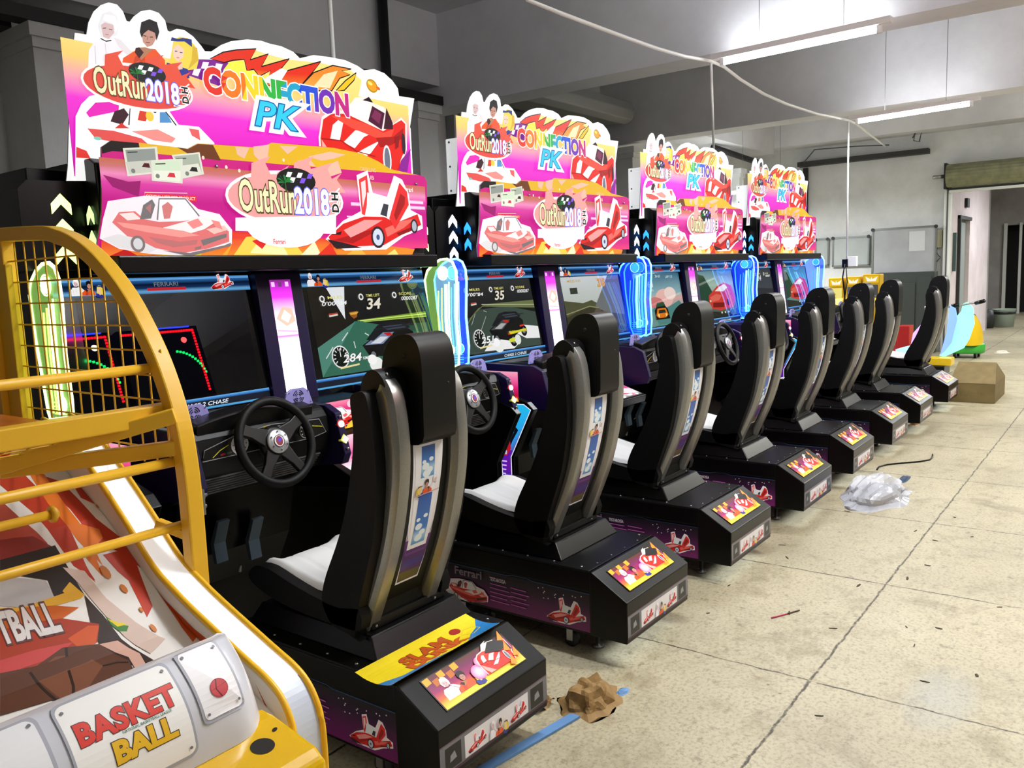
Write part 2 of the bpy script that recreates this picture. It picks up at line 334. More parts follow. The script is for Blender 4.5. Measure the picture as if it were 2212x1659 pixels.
def palm(A, x, y, s):
    for a in (-2.9, -2.2, 2.7, .2, .8, 1.6, 2.2): 
        dx, dy = math.cos(a), math.sin(a)*.7+.12; A.poly([(x, y), (x+s*dx*.6-s*dy*.2, y+s*dy*.6+s*.14), (x+s*dx, y+s*dy-s*.1), (x+s*dx*.6+s*dy*.2, y+s*dy*.5-s*.05)], '1e7a30')
    A.poly([(x-.06*s, y), (x+.06*s, y), (x+.2*s, y-1.5*s), (x+.02*s, y-1.5*s)], '2a5a28')
def logo(A, x, y, s, pale=0):
    """the racing title: flames, chequered oval, palm and gold lettering"""
    L = lambda c: tuple(v+(1-v)*pale for v in lin(c))
    A.ell(x, y-.01*s, .50*s, .19*s, 'fff2ee', 30); A.ell(x, y-.01*s, .48*s, .165*s, L('e0483c'), 30)
    for a, b, h in ((-.3, -.12, .27), (-.1, .03, .22), (.2, .42, .27), (.36, .5, .2), (.05, .25, .3)):
        A.poly([(x+a*s, y+.06*s), (x+(a+.02)*s, y+(h-.06)*s), (x+b*s, y+h*s), (x+(b-.05)*s, y+(h-.05)*s), (x+(b+.03)*s, y+.06*s)], L('e45038'))
    for i in range(4): A.stroke([(x+.30*s, y-(.12-.05*i)*s), (x+.42*s, y-(.10-.05*i)*s), (x+.47*s, y+(.0+.03*i)*s)], .012*s, 'fff0ec')
    A.ell(x+.08*s, y+.12*s, .17*s, .085*s, '141414', 20)
    for i in range(5):
        for j in range(2):
            if (i+j) % 2: A.poly([(x+(-.03+i*.045+j*.02)*s, y+(.105+j*.035)*s), (x+(.01+i*.045+j*.02)*s, y+(.105+j*.035)*s), (x+(.03+i*.045+j*.02)*s, y+(.14+j*.035)*s), (x+(-.01+i*.045+j*.02)*s, y+(.14+j*.035)*s)], 'f4f4f4' if i < 3 else '8050e0')
    palm(A, x-.02*s, y+.1*s, .075*s)
    A.text('OutRun', x-.40*s, y-.10*s, .2*s, 'f3e9b8', w=.46*s, out='4a4018', outw=.035, bold=.02)
    A.text('2018', x+.05*s, y-.10*s, .17*s, 'f8faff', w=.31*s, out='6868e8', outw=.035, bold=.035)
    A.text('H', x+.445*s, y-.0*s, .06*s, '181818', out='ffffff', outw=.06, bold=.04, rot=math.pi/2); A.text('D', x+.445*s, y-.085*s, .06*s, '181818', out='ffffff', outw=.06, bold=.04, rot=math.pi/2)
def flames(A, x0, x1, y, h, cols, n=9, seed=1):
    r = random.Random(seed); w = (x1-x0)/n
    for i in range(n):
        a = x0+w*i; t = r.uniform(.5, 1); c = cols[i % len(cols)]; d = r.uniform(-.4, .8)*w
        A.poly([(a, y), (a+w*1.05, y), (a+w*1.0+d*.5, y+h*t*.5), (a+w*.8+d, y+h*t), (a+w*.25+d*.5, y+h*t*.55)], lambda u, v, c=c, y=y: c if v > y+.001 else 'ffd23c')
# ---------------------------------------------------------------- the racing cabinet
OX = 2.31                                   # centre of the first cabinet
def rainbow(t):
    cs = ['e03020', 'f07818', 'f0d020', '30b040', '20a0c8', '2850d0', '7030b0', 'c02880', 'e03030']
    i = min(len(cs)-2, int(t*(len(cs)-1))); return cs[i]
def marquee_art(A, g, g0):
    ol = g(338, 826, 348, 420, 372, 163, 430, 172, 440, 112, 465, 58, 500, 26, 540, 12, 582, 22, 612, 56, 630, 104, 645, 108, 665, 82, 700, 56, 745, 48, 790, 64, 822, 102, 834, 152, 846, 158, 880, 143, 918, 150, 962, 182, 1000, 226, 1020, 255, 1052, 256, 1100, 224, 1150, 205, 1230, 196, 1300, 203, 1345, 218, 1400, 230, 1460, 258, 1492, 290, 1560, 274, 1640, 284, 1720, 300, 1780, 328, 1812, 350, 1862, 344, 1912, 364, 1952, 400, 1980, 440, 1986, 478, 2062, 490, 2000, 900, 330, 900)
    A.poly(ol, WHT); 
    # body gradient follows the boards's own colours: yellow, orange, pink, magenta
    def grad(u, v):
        st = [(1.90, 'c01890'), (2.05, 'e018c0'), (2.17, 'f030d0'), (2.24, 'f8a0b0'), (2.31, 'fbd070'), (2.45, 'fbe88a')]
        for (a, c), (b, d) in zip(st, st[1:]):
            if v <= b: t = max(0, (v-a)/(b-a)); return tuple(p+(q-p)*t for p, q in zip(lin(c), lin(d)))
        return lin(st[-1][1])
    x0, x1 = g(352, 700)[0][0], g(2040, 700)[0][0]
    rows = [1.90, 1.98, 2.05, 2.11, 2.17, 2.20, 2.24, 2.27, 2.31, 2.36]
    vs = []; cs = []
    for v in rows: vs += [(x0, v), (x1, v)]; cs += [grad(0, v)]*2
    A.put(vs, [(2*i, 2*i+1, 2*i+3, 2*i+2) for i in range(len(rows)-1)], cs)
    A.poly(g(1085, 300, 1140, 262, 1180, 252, 1270, 250, 1330, 270, 1430, 296, 1590, 312, 1740, 345, 1800, 400, 1780, 500, 1500, 470, 1000, 410), lambda u, v: grad(u, min(v, 2.40)))
    # purple chequers
    A.poly(g(975, 295, 1120, 298, 1148, 325, 1130, 400, 1095, 430, 935, 375, 930, 345), '7a1a8c')
    for q in ((1010, 308, 1040, 310, 1030, 345, 1000, 340), (1075, 315, 1108, 320, 1095, 358, 1066, 350), (965, 345, 1000, 342, 985, 380, 955, 372), (1030, 350, 1064, 354, 1050, 395, 1020, 388)): A.poly(g(*q), 'f6e8f6')
    # flame lettering swoosh
    F1 = g(1045, 292, 1110, 260, 1180, 248, 1275, 243, 1244, 298, 1336, 268, 1300, 332, 1440, 292, 1378, 366, 1596, 306, 1545, 372, 1480, 446, 1400, 440, 1330, 425, 1345, 352, 1290, 380, 1262, 345, 1228, 352, 1215, 296, 1160, 300, 1115, 312)
    A.poly(F1, lambda u, v: 'f08020' if v < 2.36 else 'e03018'); A.stroke(F1, .005, '180808', closed=True)
    A.poly(g(1140, 310, 1208, 300, 1222, 352, 1262, 352, 1290, 392, 1338, 372, 1320, 430, 1160, 392, 1110, 350), 'fff04a')
    A.poly(g(1300, 400, 1400, 340, 1430, 350, 1380, 430), 'ffffff')
    F2 = g(1480, 446, 1560, 362, 1655, 326, 1748, 344, 1700, 352, 1742, 372, 1690, 390, 1650, 452, 1560, 452)
    A.poly(F2, lambda u, v: 'f6a848' if v < 2.34 else 'f08828'); A.stroke(F2, .005, '180808', closed=True); A.poly(g(1560, 430, 1610, 370, 1680, 352, 1640, 440), 'fde0b0')
    F3 = g(1668, 455, 1720, 400, 1772, 362, 1760, 400, 1712, 450); A.poly(F3, 'f0c020'); A.stroke(F3, .005, '180808', closed=True)
    A.ell(*g(1850, 428)[0], .037, .03, 'b89020', 20, -.3); A.ell(*g(1850, 428)[0], .03, .022, 'f0a020', 20, -.3); A.ell(*g(1840, 415)[0], .016, .008, 'fbe070', 12, -.3); A.ell(*g(1880, 440)[0], .014, .008, 'e06818', 12, -.3)
    trio(A, g)
    # left car and logo
    A.poly(g(370, 900, 372, 580, 400, 520, 440, 480, 540, 460, 640, 520, 820, 528, 884, 622, 985, 632, 1062, 712, 1075, 900), 'ffffff')
    A.poly(g(424, 562, 470, 512, 590, 506, 585, 555, 500, 572, 440, 585), 'e81ab8'); A.poly(g(430, 640, 560, 652, 700, 690, 730, 716, 600, 716, 470, 690), 'e2504c'); A.poly(g(650, 655, 780, 645, 870, 690, 850, 712, 760, 700), 'ef9088')
    A.poly(g(935, 640, 985, 648, 992, 700, 950, 676), 'e66060'); A.poly(g(545, 606, 565, 556, 612, 540, 636, 572, 604, 622), '38101c'); A.poly(g(566, 640, 600, 612, 618, 628, 640, 640), 'd83028')
    A.poly(g(640, 620, 644, 542, 800, 538, 868, 622), 'fbfbff'); A.poly(g(680, 600, 690, 552, 740, 560, 720, 605), 'd83820'); A.ell(*g(740, 580)[0], .016, .018, 'f0c840'); A.ell(*g(765, 555)[0], .007, .007, '202020'); A.poly(g(790, 560, 822, 560, 850, 612, 790, 612), '5090c8')
    A.stroke(g(636, 624, 642, 540, 802, 535, 872, 626), .005, '202028')
    A.ell(*g(480, 690)[0], .014, .006, '80c8b8'); A.poly(g(374, 732, 425, 752, 445, 790, 374, 786), 'e23830'); A.bands(g(374, 800)[0][0], g(520, 800)[0][0], [(g0(374, 850)[1], 'e88850'), (g0(374, 795)[1], 'fbe0a0')])
    lx, ly = g(690, 432)[0]; logo(A, lx, ly, .43)
    # right car
    c = g(1590, 850)[0]; car_c(A, c[0], c[1], (g(2020, 850)[0][0]-c[0])/97.7)
    a = g(985, 478)[0]; b = g(1722, 470)[0]
    A.text('CONNECTION', a[0]+.02, g(1500, 540)[0][1]+.0, .092, rainbow, w=b[0]-a[0]-.02, out='ffffff', outw=.035, bold=.055)
    p = g(1255, 632)[0]; A.text('PK', p[0], p[1]+.005, .105, '2ecbea', w=.25, out='ffffff', outw=.11, bold=.035, shear=.25); A.text('PK', p[0]+.006, p[1]+.009, .098, '30c8e8', w=.235, out='1458a0', outw=.03, bold=.02, shear=.25)
    A.poly(g(1985, 800, 2034, 742, 2010, 900, 1960, 900), '8a1890')
    return ol
HDR = (505, 732, 552, 700, 700, 712, 905, 736, 935, 740, 985, 714, 1140, 722, 1300, 736, 1352, 710, 1500, 718, 1660, 736, 1800, 764, 1880, 802, 1945, 842, 2080, 870, 2112, 880, 2124, 905, 2126, 1010, 2112, 1120, 2082, 1200, 2040, 1286, 498, 1292, 484, 1210, 500, 1120, 508, 1040)
def header_art(A, g):
    ol = g(*HDR); A.poly(ol, 'c8187c')
    L = lambda v: (min(p[0] for p in ol if abs(p[1]-v) < .5), max(p[0] for p in ol))
    x0 = g(512, 1000)[0][0]; x1 = g(2118, 1000)[0][0]
    A.bands(x0, x1, [(1.655, 'e8407a'), (1.70, 'd02080'), (1.76, 'c8148c'), (1.82, 'c01484'), (1.875, 'd83ca0'), (1.905, 'e88ab8'), (1.93, 'c87070'), (1.955, 'c06848')])
    A.poly(g(690, 710, 905, 736, 935, 740, 985, 714, 1300, 736, 1352, 710, 1660, 736, 1800, 764, 1880, 802, 1945, 842, 2080, 872, 1700, 842, 1400, 818, 1080, 790, 700, 760), lambda u, v: 'e0b020' if v > 1.97 else 'd0882a')
    A.poly(g(505, 732, 552, 700, 690, 712, 696, 762, 560, 752, 508, 765), '181008'); A.poly(g(880, 732, 935, 742, 985, 716, 1060, 722, 1100, 800, 960, 780), '6a3410'); A.poly(g(512, 870, 640, 905, 700, 900, 690, 980, 560, 930), '981468')
    for q in ((1170, 730, 1240, 735, 1215, 790, 1180, 770), (1260, 730, 1340, 720, 1330, 790, 1290, 800, 1262, 770), (1530, 780, 1640, 755, 1720, 770, 1660, 790, 1600, 800), (1480, 800, 1540, 790, 1570, 830, 1500, 815), (1390, 725, 1480, 730, 1430, 768), (1590, 840, 1680, 800, 1700, 860, 1640, 880)): A.poly(g(*q), 'e8b8a0')
    for q in ((1010, 785), (1125, 832), (1190, 850), (1410, 797)): A.ell(*g(*q)[0], .006, .007, 'f6d8c8')
    A.bands(g(1740, 930)[0][0], x1-.01, [(1.842, 'f4a0d0'), (1.85, 'ffd8ee'), (1.858, 'f090c8')]); A.bands(g(1800, 930)[0][0], x1-.02, [(1.868, 'f4a0d0'), (1.876, 'ffe0ee'), (1.884, 'f090c8')])
    for i, v in enumerate((1.79, 1.765, 1.74, 1.725)): A.bands(g(1720, 1000)[0][0]+i*.01, g(1830, 1000)[0][0], [(v, 'f8a8d8'), (v+.006, 'ffe0f0')])
    A.text('OFFICIAL LICENSED PRODUCT', *g(724, 985)[0], .012, 'e04028', w=.20, out='e83030', outw=.25); A.stroke(g(718, 958, 930, 962, 930, 992, 718, 990), .003, 'f8d0c0', closed=True); A.text('OFFICIAL LICENSED PRODUCT', *g(726, 984)[0], .011, 'f8e8e0', w=.195)
    A.text('CAVALLINO', *g(1790, 850)[0], .018, 'f0c0a0', w=.10); A.text('CLUB', *g(1795, 890)[0], .018, 'f0c8b0', w=.08)
    A.text('Enzo Ferrari', *g(1950, 948)[0], .022, 'ffffff', w=.14); A.text('360 Spider', *g(1955, 992)[0], .022, 'ffffff', w=.11)
    for (q, d) in (((608, 738, 778, 730, 792, 862, 632, 878), 0), ((850, 772, 990, 758, 1012, 868, 905, 890), 1), ((748, 798, 905, 790, 905, 914, 752, 900), 2)):
        A.poly(g(*q), 'dcdccc'); c = [sum(q[0::2])/4, sum(q[1::2])/4]; i = [c[k % 2]+(v-c[k % 2])*.86 for k, v in enumerate(q)]
        A.poly(g(*i), ('8e948e', 'a8b0a0', 'cfe0c4')[d]); A.poly(g(i[0], (i[1]+i[7])/2, i[2], (i[3]+i[5])/2, i[4], i[5], i[6], i[7]), ('c8c8bc', 'dcdccc', 'e6e8d8')[d])
        A.poly(g(c[0], c[1]+30, c[0]+12, c[1]+10, c[0]+36, c[1]+12, c[0]+42, c[1]+34), ('501418', '202020', 'd03040')[d]); A.stroke(g(i[0]+10, i[1]+12, i[0]+60, i[1]+10), .004, '404840'); A.ell(*g(i[6]+18, i[7]-16)[0], .008, .008, '788078')
    # road of flames at the foot
    y0 = ol[-4][1]; a = g(500, 1290)[0][0]; b = g(2040, 1290)[0][0]
    A.poly(g(500, 1200, 640, 1180, 1140, 1150, 1620, 1190, 2060, 1240, 2040, 1284, 500, 1290), lambda u, v: 'f08828' if v < 1.66 else 'e4402c')
    for q, c in (((1150, 1284, 1220, 1180, 1420, 1160, 1520, 1284), 'ffd050'), ((1240, 1260, 1290, 1190, 1380, 1180, 1430, 1270), 'fff0a8'), ((1250, 1200, 1360, 1160, 1300, 1240), 'e02828'), ((1480, 1284, 1560, 1200, 1600, 1284), 'fff2c0'), ((1090, 1284, 1150, 1215, 1120, 1284), 'f8a830'), ((1700, 1284, 1780, 1225, 1830, 1284), 'f8b040'), ((1900, 1284, 1960, 1240, 1990, 1284), 'ffd870'), ((1560, 1284, 1640, 1210, 1680, 1284), 'e03020'), ((520, 1280, 720, 1275, 1000, 1255, 990, 1284), 'd8c020'), ((520, 1284, 620, 1240, 700, 1284), 'c01818')): A.poly(g(*q), c)
    c = g(480, 1275)[0]; s = (g(1140, 1275)[0][0]-c[0])/100; car_a(A, c[0]+.015, c[1], s, pale=.16)
    c = g(1610, 1255)[0]; s = (g(2100, 1255)[0][0]-c[0])/100; car_b(A, c[0], c[1], s)
    A.ell(*g(1420, 1130)[0], .20, .085, 'fff4fa', 24); lx, ly = g(1425, 985)[0]; logo(A, lx, ly, .60, pale=.3)  # white patch and paled logo paint in the backlight's washed-out glow
    A.poly(g(1160, 1085, 1660, 1075, 1660, 1165, 1160, 1150), 'ffffff'); A.text('Ferrari', *g(1350, 1215)[0], .02, 'e02828', w=.06)
    return ol
def marquee(c):
    """the cut-out sign on top: light box and front sheet"""
    Y = 2.97; g0 = fY(Y); g = tr(0, 0, .434, .434, g0); A = artY(Y); ol = marquee_art(A, g, g0)
    s = MB(); s.prism(ol, Y+.0005, Y+.006, mat('clear_acrylic_edge', 'f4f4f6', .2, emit=.4), 'y'); o = s.build('sign_board', c)
    A.build('sign_picture', LIT, o)
    b = MB(); W1 = mat('sign_box_white', 'e8eaec', .4, emit=.55)
    b.prism([(1.545, 1.93), (3.19, 1.93), (3.19, 2.26), (1.545, 2.26)], Y+.008, Y+.14, W1, 'y')
    k = b.build('light_box', c, .008)
    for z in (1.99, 2.12, 2.25):
        MB().lathe((1.544, Y+.11, z-.01), (-1, 0, 0), [(.006, 0), (.006, .003), (.001, .004)], GREY, 8).build('screw', k)
def led_chevrons(c, pts, col, em, face):
    for q in pts:
        b = MB()
        M_ = mat('led_'+col, col, .4, emit=em)
        y, x, z, w, h, t = q
        prof = [(-w, -h), (0, 0), (w, -h), (w, -h-t), (0, -t), (-w, -h-t)]
        if face == 'y': b.prism([(x+p[0], z+p[1]) for p in prof], y-.004, y, M_, 'y')
        else: b.prism([(y+p[0], z+p[1]) for p in prof], x-.004, x, M_, 'x')
        b.build('led_chevron', c)
LEDCOL = {'green': ('c8ff50', '58e020'), 'blue': ('40a0ff', '1050ff')}
def wing(c, X, Y0, kind, mir=1):
    """clear acrylic side guard with light running in its engraved lines"""
    a, b = LEDCOL[kind]
    pane = mat('acrylic_'+kind, 'c8ffd0' if kind == 'green' else '90b8ff', .04, trans=.95, ior=1.25, emit=.16 if kind == 'green' else .5, ecol='c8ff80' if kind == 'green' else '1838ff')
    edge = mat('acrylic_edge_'+kind, 'f0ffd0' if kind == 'green' else 'b0d8ff', .3, emit=3.0, ecol='e8ffa0' if kind == 'green' else '58a8ff')
    line = mat('acrylic_line_'+kind, a, .3, emit=2.2 if kind == 'green' else 2.6, ecol='d0ff70' if kind == 'green' else '2070ff')
    pr = [(3.03, 1.50), (3.01, 1.545), (2.965, 1.58), (2.915, 1.600), (2.87, 1.602), (2.835, 1.585), (2.815, 1.545), (2.812, 1.48), (2.825, 1.30), (2.815, 1.15), (2.822, 1.06), (2.86, 1.04), (2.96, 1.045), (2.985, 1.10), (3.02, 1.35)]
    pr = [(y+Y0, z) for y, z in pr]; s = MB(); s.prism(pr, X-.004, X+.004, pane, 'x'); o = s.build('side_guard', c)
    e = MB(); e.tube([(X, y, z) for y, z in pr], .0065, edge, 6, closed=True); e.build('lit_edge', o)
    l = MB()
    for k in (.025, .045, .075, .10): l.tube([(X-.005, y+k+Y0, z) for y, z in ((2.835, 1.50-k*.6), (2.845, 1.30), (2.838, 1.15), (2.84, 1.10))], .0035 if k != .045 else .009, edge if k in (.045, .025) else line, 5)
    for i in range(7): l.tube([(X-.005, 2.85+Y0, 1.063+i*.013), (X-.005, 2.93+Y0, 1.060+i*.013)], .0018, line, 4)
    l.build('engraved_lines', o)
    for (y, z, r) in ((2.90, 1.53, .034), (2.87, 1.135, .026)):
        q = MB(); q.tube([(X-.005, y+Y0+math.cos(t*.3927)*r, z+math.sin(t*.3927)*r) for t in range(16)], .003, edge, 5, closed=True); q.lathe((X-.0045, y+Y0, z), (-1, 0, 0), [(r*.82, 0), (r*.8, .002)], line if kind == 'blue' else edge, 16); q.build('engraved_badge', o)
def screen_art(A, x0, x1, z0, z1, kind):
    w, h = x1-x0, z1-z0; P = lambda *p: [(x0+p[i]*w, z0+p[i+1]*h) for i in range(0, len(p), 2)]
    def hud(num, col='f0ead8'):
        for i, q in enumerate((.1, .42, .72)):
            A.ell(*P(q, .87)[0], .016, .016, 'f4f4f4', 12); A.ell(*P(q, .87)[0], .009, .009, '3a3a30', 10); A.text('MILES' if i == 0 else ('TIME LEFT' if i == 1 else 'SCORE'), *P(q+.045, .865)[0], .013, 'e6e080', w=.09)
        A.text(num, *P(.45, .72)[0], .05, col, w=.10, out='40382c', outw=.03, bold=.02, shear=.25); A.text("0'00''84", *P(.09, .79)[0], .018, WHT, w=.15, shear=.2); A.text('0000287', *P(.78, .80)[0], .018, WHT, w=.12, shear=.2)
        A.poly(P(.13, .66, .2, .67, .2, .70, .13, .69), 'd8d8d0'); A.poly(P(.13, .68, .2, .69, .2, .705, .13, .70), 'c04030')
    def meter(spd):
        c = P(.16, .2)[0]; A.ell(*c, .052, .052, 'f4f4f4', 22); A.ell(*c, .046, .046, '101814', 22)
        for i in range(10): t = -.6+i*.49; A.stroke([(c[0]+math.cos(t)*.030, c[1]+math.sin(t)*.030), (c[0]+math.cos(t)*.043, c[1]+math.sin(t)*.043)], .005, 'e8e8e8')
        A.stroke([c, (c[0], c[1]+.038)], .004, WHT); A.text(spd, *P(.17, .13)[0], .036, WHT, w=.12, out='202020', outw=.03, bold=.02, shear=.25); A.text('KM/H', *P(.34, .135)[0], .014, WHT)
        A.stroke(P(.14, .07, .3, .09), .008, 'f0e0a0')
    if kind == 'off':
        A.bands(x0, x1, [(z0, '040408'), (z0+h*.5, '05050c'), (z1, '070816')])
    elif kind in ('green', 'grey'):
        gr = ('3c7460', '2c4a3c', '1c1e20') if kind == 'green' else ('2c4038', '28342c', '24272a')
        A.bands(x0, x1, [(z0, gr[0]), (z0+h*.5, gr[1]), (z0+h*.5+.001, '101214'), (z1, gr[2])])
        if kind == 'green':
            A.poly(P(0, .3, .32, .60, .30, 1, 0, 1), '1e1a16'); A.poly(P(.15, 1, .30, 1, .27, .75, .26, .62), 'eef2f6'); A.poly(P(.36, .6, 1, .64, 1, .57, .36, .585), '7aa028'); A.stroke(P(.38, .59, 1, .61), .005, 'd8f080'); A.stroke(P(.4, .575, 1, .575), .003, 'c0e070')
            A.poly(P(0, 0, .33, .59, .37, .59, 1, .35, 1, 0), '346c58'); A.poly(P(0, 0, 0, .33, .3, .56, .34, .59), '508878')
            for q in ((.05, .2, .12, .32), (.2, .38, .26, .47), (.3, .28, .295, .36), (.55, .42, .62, .39), (.7, .40, .8, .37), (.4, .44, .43, .41)): A.stroke(P(*q), .005, 'dce8e0')
            A.poly(P(.3, .70, .37, .71, .36, .64, .33, .62, .305, .66), '9a5820'); A.poly(P(.30, .69, .38, .70, .36, .67, .31, .67), 'e0b040')
        else:
            A.poly(P(0, .3, .2, .6, .6, .62, 1, .5, 1, 0, 0, 0), '3a4a42'); A.poly(P(0, .34, .22, .62, .28, .64, 1, .56, 1, .68, .3, .67, .1, .5), '6a7448'); A.stroke(P(.27, .67, 1, .61), .004, 'c0c8a0')
            for q in ((.1, .4, .17, .55), (.2, .3, .3, .5), (.28, .58, .32, .56)): A.stroke(P(*q), .004, 'a8b0a8')
            A.poly(P(.55, .3, .8, .12, 1, .1, 1, .28, .75, .33), 'f2f2f2'); A.poly(P(.2, .02, .6, .0, .7, .08, .5, .16, .3, .15), 'f6f6f6')
        # chase car with smoke
        d = 0 if kind == 'green' else -.05
        A.poly(P(.36+d, .30, .55+d, .45, .78+d, .46, .84+d, .40, .84+d, .28, .6+d, .12, .4+d, .18), '0c0e12'); A.poly(P(.38+d, .3, .54+d, .43, .66+d, .42, .54+d, .29), '7c88a8' if kind == 'green' else '484848'); A.poly(P(.43+d, .31, .53+d, .38, .6+d, .37, .52+d, .30), 'd8dce4' if kind == 'green' else 'b0b0b0')
        for wx, wy, wr in ((.44, .17, .03), (.66, .12, .034), (.83, .24, .03)): A.ell(*P(wx+d, wy)[0], wr, wr*1.1, '050608', 14); A.ell(*P(wx+d, wy)[0], wr*.55, wr*.6, '70747c', 12)
        A.poly(P(.40+d, .36, .52+d, .52, .60+d, .54, .76+d, .53, .82+d, .46, .78+d, .44, .56+d, .43, .46+d, .34), '16181e'); A.poly(P(.56+d, .50, .74+d, .505, .78+d, .46, .60+d, .45), '3a4250'); A.stroke(P(.48+d, .47, .86+d, .49), .006, '202228'); A.poly(P(.60+d, .20, .66+d, .21, .66+d, .235, .60+d, .225), 'e02820'); A.poly(P(.78+d, .30, .84+d, .31, .84+d, .335, .78+d, .325), 'e02820')
        A.poly(P(.56+d, .42, .62+d, .42, .64+d, .38, .59+d, .38), 'c02020'); A.poly(P(.62+d, .24, .86+d, .27, .86+d, .24, .63+d, .205), 'd8d020'); A.poly(P(.6+d, .09, .68+d, .10, .68+d, .16, .6+d, .14), 'd8e040')
        A.ell(*P(.45+d, .06)[0], .045, .035, 'f2f4f0', 14); A.ell(*P(.72+d, .12)[0], .03, .03, 'e6ece4', 12); A.ell(*P(.42+d, .12)[0], .03, .025, 'ffffff', 12)
        hud('34' if kind == 'green' else '35'); meter('284' if kind == 'green' else '251')
        A.text('PRESS BUTTON', *P(.55, .22)[0], .014, 'e8e040', w=.18, shear=.2)
    elif kind == 'hill':
        A.bands(x0, x1, [(z0, '28281c'), (z0+h*.4, '50503a'), (z0+h*.55, 'b8c0b8'), (z1, 'd0d6d8')])
        A.poly(P(0, .2, 0, .62, .3, .56, .45, .6, .6, .5, 1, .35, 1, .1), '4a4c30'); A.poly(P(.5, .5, .8, 1, 1, 1, 1, .3, .6, .4), '6a6e70'); A.poly(P(0, 0, 0, .35, .35, .5, .6, .42, 1, .0), '30301e'); A.poly(P(.2, 0, .5, .46, .55, .46, .9, 0), '504c3c')
        A.stroke(P(0, .4, .4, .5, .55, .46), .007, '8a8a60'); A.text('36', *P(.6, .82)[0], .05, 'e8b040', w=.10, out='b06818', outw=.04, bold=.02, shear=.2); A.text('TIME LEFT', *P(.58, .92)[0], .014, 'e09028', w=.10); A.text('MILES 0.01', *P(.1, .91)[0], .016, 'c8a040', w=.16); A.poly(P(.12, .72, .24, .72, .24, .82, .12, .82), '303830'); c = P(.2, .14)[0]; A.ell(*c, .045, .045, 'b8b8a0', 18); A.ell(*c, .038, .038, '181810', 18)
    elif kind == 'buggy':
        A.bands(x0, x1, [(z0, '5c8c88'), (z0+h*.3, '68a0a0'), (z0+h*.5, 'd8a8a0'), (z0+h*.62, '88b0b8'), (z1, '2a6484')])
        A.poly(P(0, .1, .3, .4, .5, .3, .9, .45, 1, .3, 1, 0, 0, 0), '508480'); A.ell(*P(.55, .52)[0], .15, .07, 'e8b8b0', 20); A.ell(*P(.7, .6)[0], .10, .05, 'f0d8d0', 16); A.ell(*P(.3, .45)[0], .13, .04, 'd07878', 16)
        A.poly(P(.25, .12, .26, .3, .33, .38, .52, .38, .58, .3, .6, .12), '181410'); A.poly(P(.28, .2, .33, .33, .53, .33, .57, .2, .5, .15, .34, .15), 'e07818'); A.ell(*P(.34, .2)[0], .012, .014, 'f8e080'); A.ell(*P(.52, .2)[0], .012, .014, 'f8e080'); A.poly(P(.34, .24, .52, .24, .5, .3, .36, .3), '203028')
        A.poly(P(.3, .36, .34, .44, .5, .45, .53, .37), '2a5038'); A.text('61', *P(.2, .74)[0], .045, 'e8f4f8', w=.08, bold=.02); A.text('3rd', *P(.4, .92)[0], .02, 'c8e0e8', w=.08); A.text('LAP 1/3', *P(.65, .90)[0], .02, 'c8e0e8', w=.12); A.text('km/h', *P(.2, .66)[0], .018, 'c0d8e0', w=.08)
    elif kind in ('coupe', 'coupe2'):
        t = kind == 'coupe'
        A.bands(x0, x1, [(z0, '3c4034' if t else '507468'), (z0+h*.4, '6a8478' if t else '68a8a8'), (z0+h*.7, 'a8c0b0' if t else '58a8b8'), (z1, '50849c')])
        A.poly(P(0, .2, 0, .95, .18, .9, .35, .55, .4, .3), '2a4a38'); A.poly(P(.18, .22, .24, .48, .5, .66, .72, .74, .92, .66, .99, .4, .9, .18, .5, .14), 'd04034'); A.poly(P(.42, .56, .55, .64, .72, .70, .80, .62, .66, .54), 'f0e8e8'); A.poly(P(.26, .44, .45, .5, .6, .46, .5, .36, .3, .34), 'e06858')
        A.poly(P(.3, .22, .6, .2, .66, .3, .32, .32), '7a1c18'); A.ell(*P(.75, .3)[0], .022, .03, '301818'); A.ell(*P(.26, .36)[0], .012, .01, 'f8f0d0'); A.poly(P(0, 0, 1, 0, 1, .14, .5, .1, 0, .18), '2c3028')
        for i in range(3): A.poly(P(.5+.1*i, .07, .54+.1*i, .07, .54+.1*i, .11, .5+.1*i, .11), 'd8d8c8')
    elif kind == 'dusk':
        A.bands(x0, x1, [(z0, '30343c'), (z0+h*.5, '40464e'), (z1, '3c424a')])
        A.poly(P(0, .3, .4, .55, 1, .5, 1, 0, 0, 0), '2c3036'); hud('34', 'd8dce0')
def screen_strips(A, x0, x1, top, first=True):
    if top:
        z0, z1 = 1.487, 1.548
        A.bands(x0, x1, [(z0, '3a78b0'), (z0+.008, '68a8d8'), (z0+.02, '103060'), (z0+.035, '081428'), (z1-.012, '2860a0'), (z1-.008, '70b0e8'), (z1, '3070b0')])
        g = lambda *p: [(x0+.06+(p[i]-436)*.00022, z0+.002+(350-p[i+1])*.00021) for i in range(0, len(p), 2)]
        trio(A, g, .35); car_b(A, x1-.19, z0+.004, .0011); m = (x0+x1)/2-.02; A.text('FERRARI', m-.01, z0+.026, .016, '707880', w=.10); A.poly([(m-.04, z0+.010), (m+.12, z0+.010), (m+.12, z0+.021), (m-.04, z0+.021)], 'c02830')
    else:
        z0, z1 = 1.030, 1.076
        A.bands(x0, x1, [(z0, '3080b8'), (z0+.007, '58a8d8'), (z0+.009, '081020'), (z1-.014, '081020'), (z1-.010, '2060a8'), (z1, '60a8e0')])
        A.text('CHASE 2 CHASE', (x0+x1)/2-.02, z0+.013, .015, 'd8e4f0', w=.22, shear=.3)
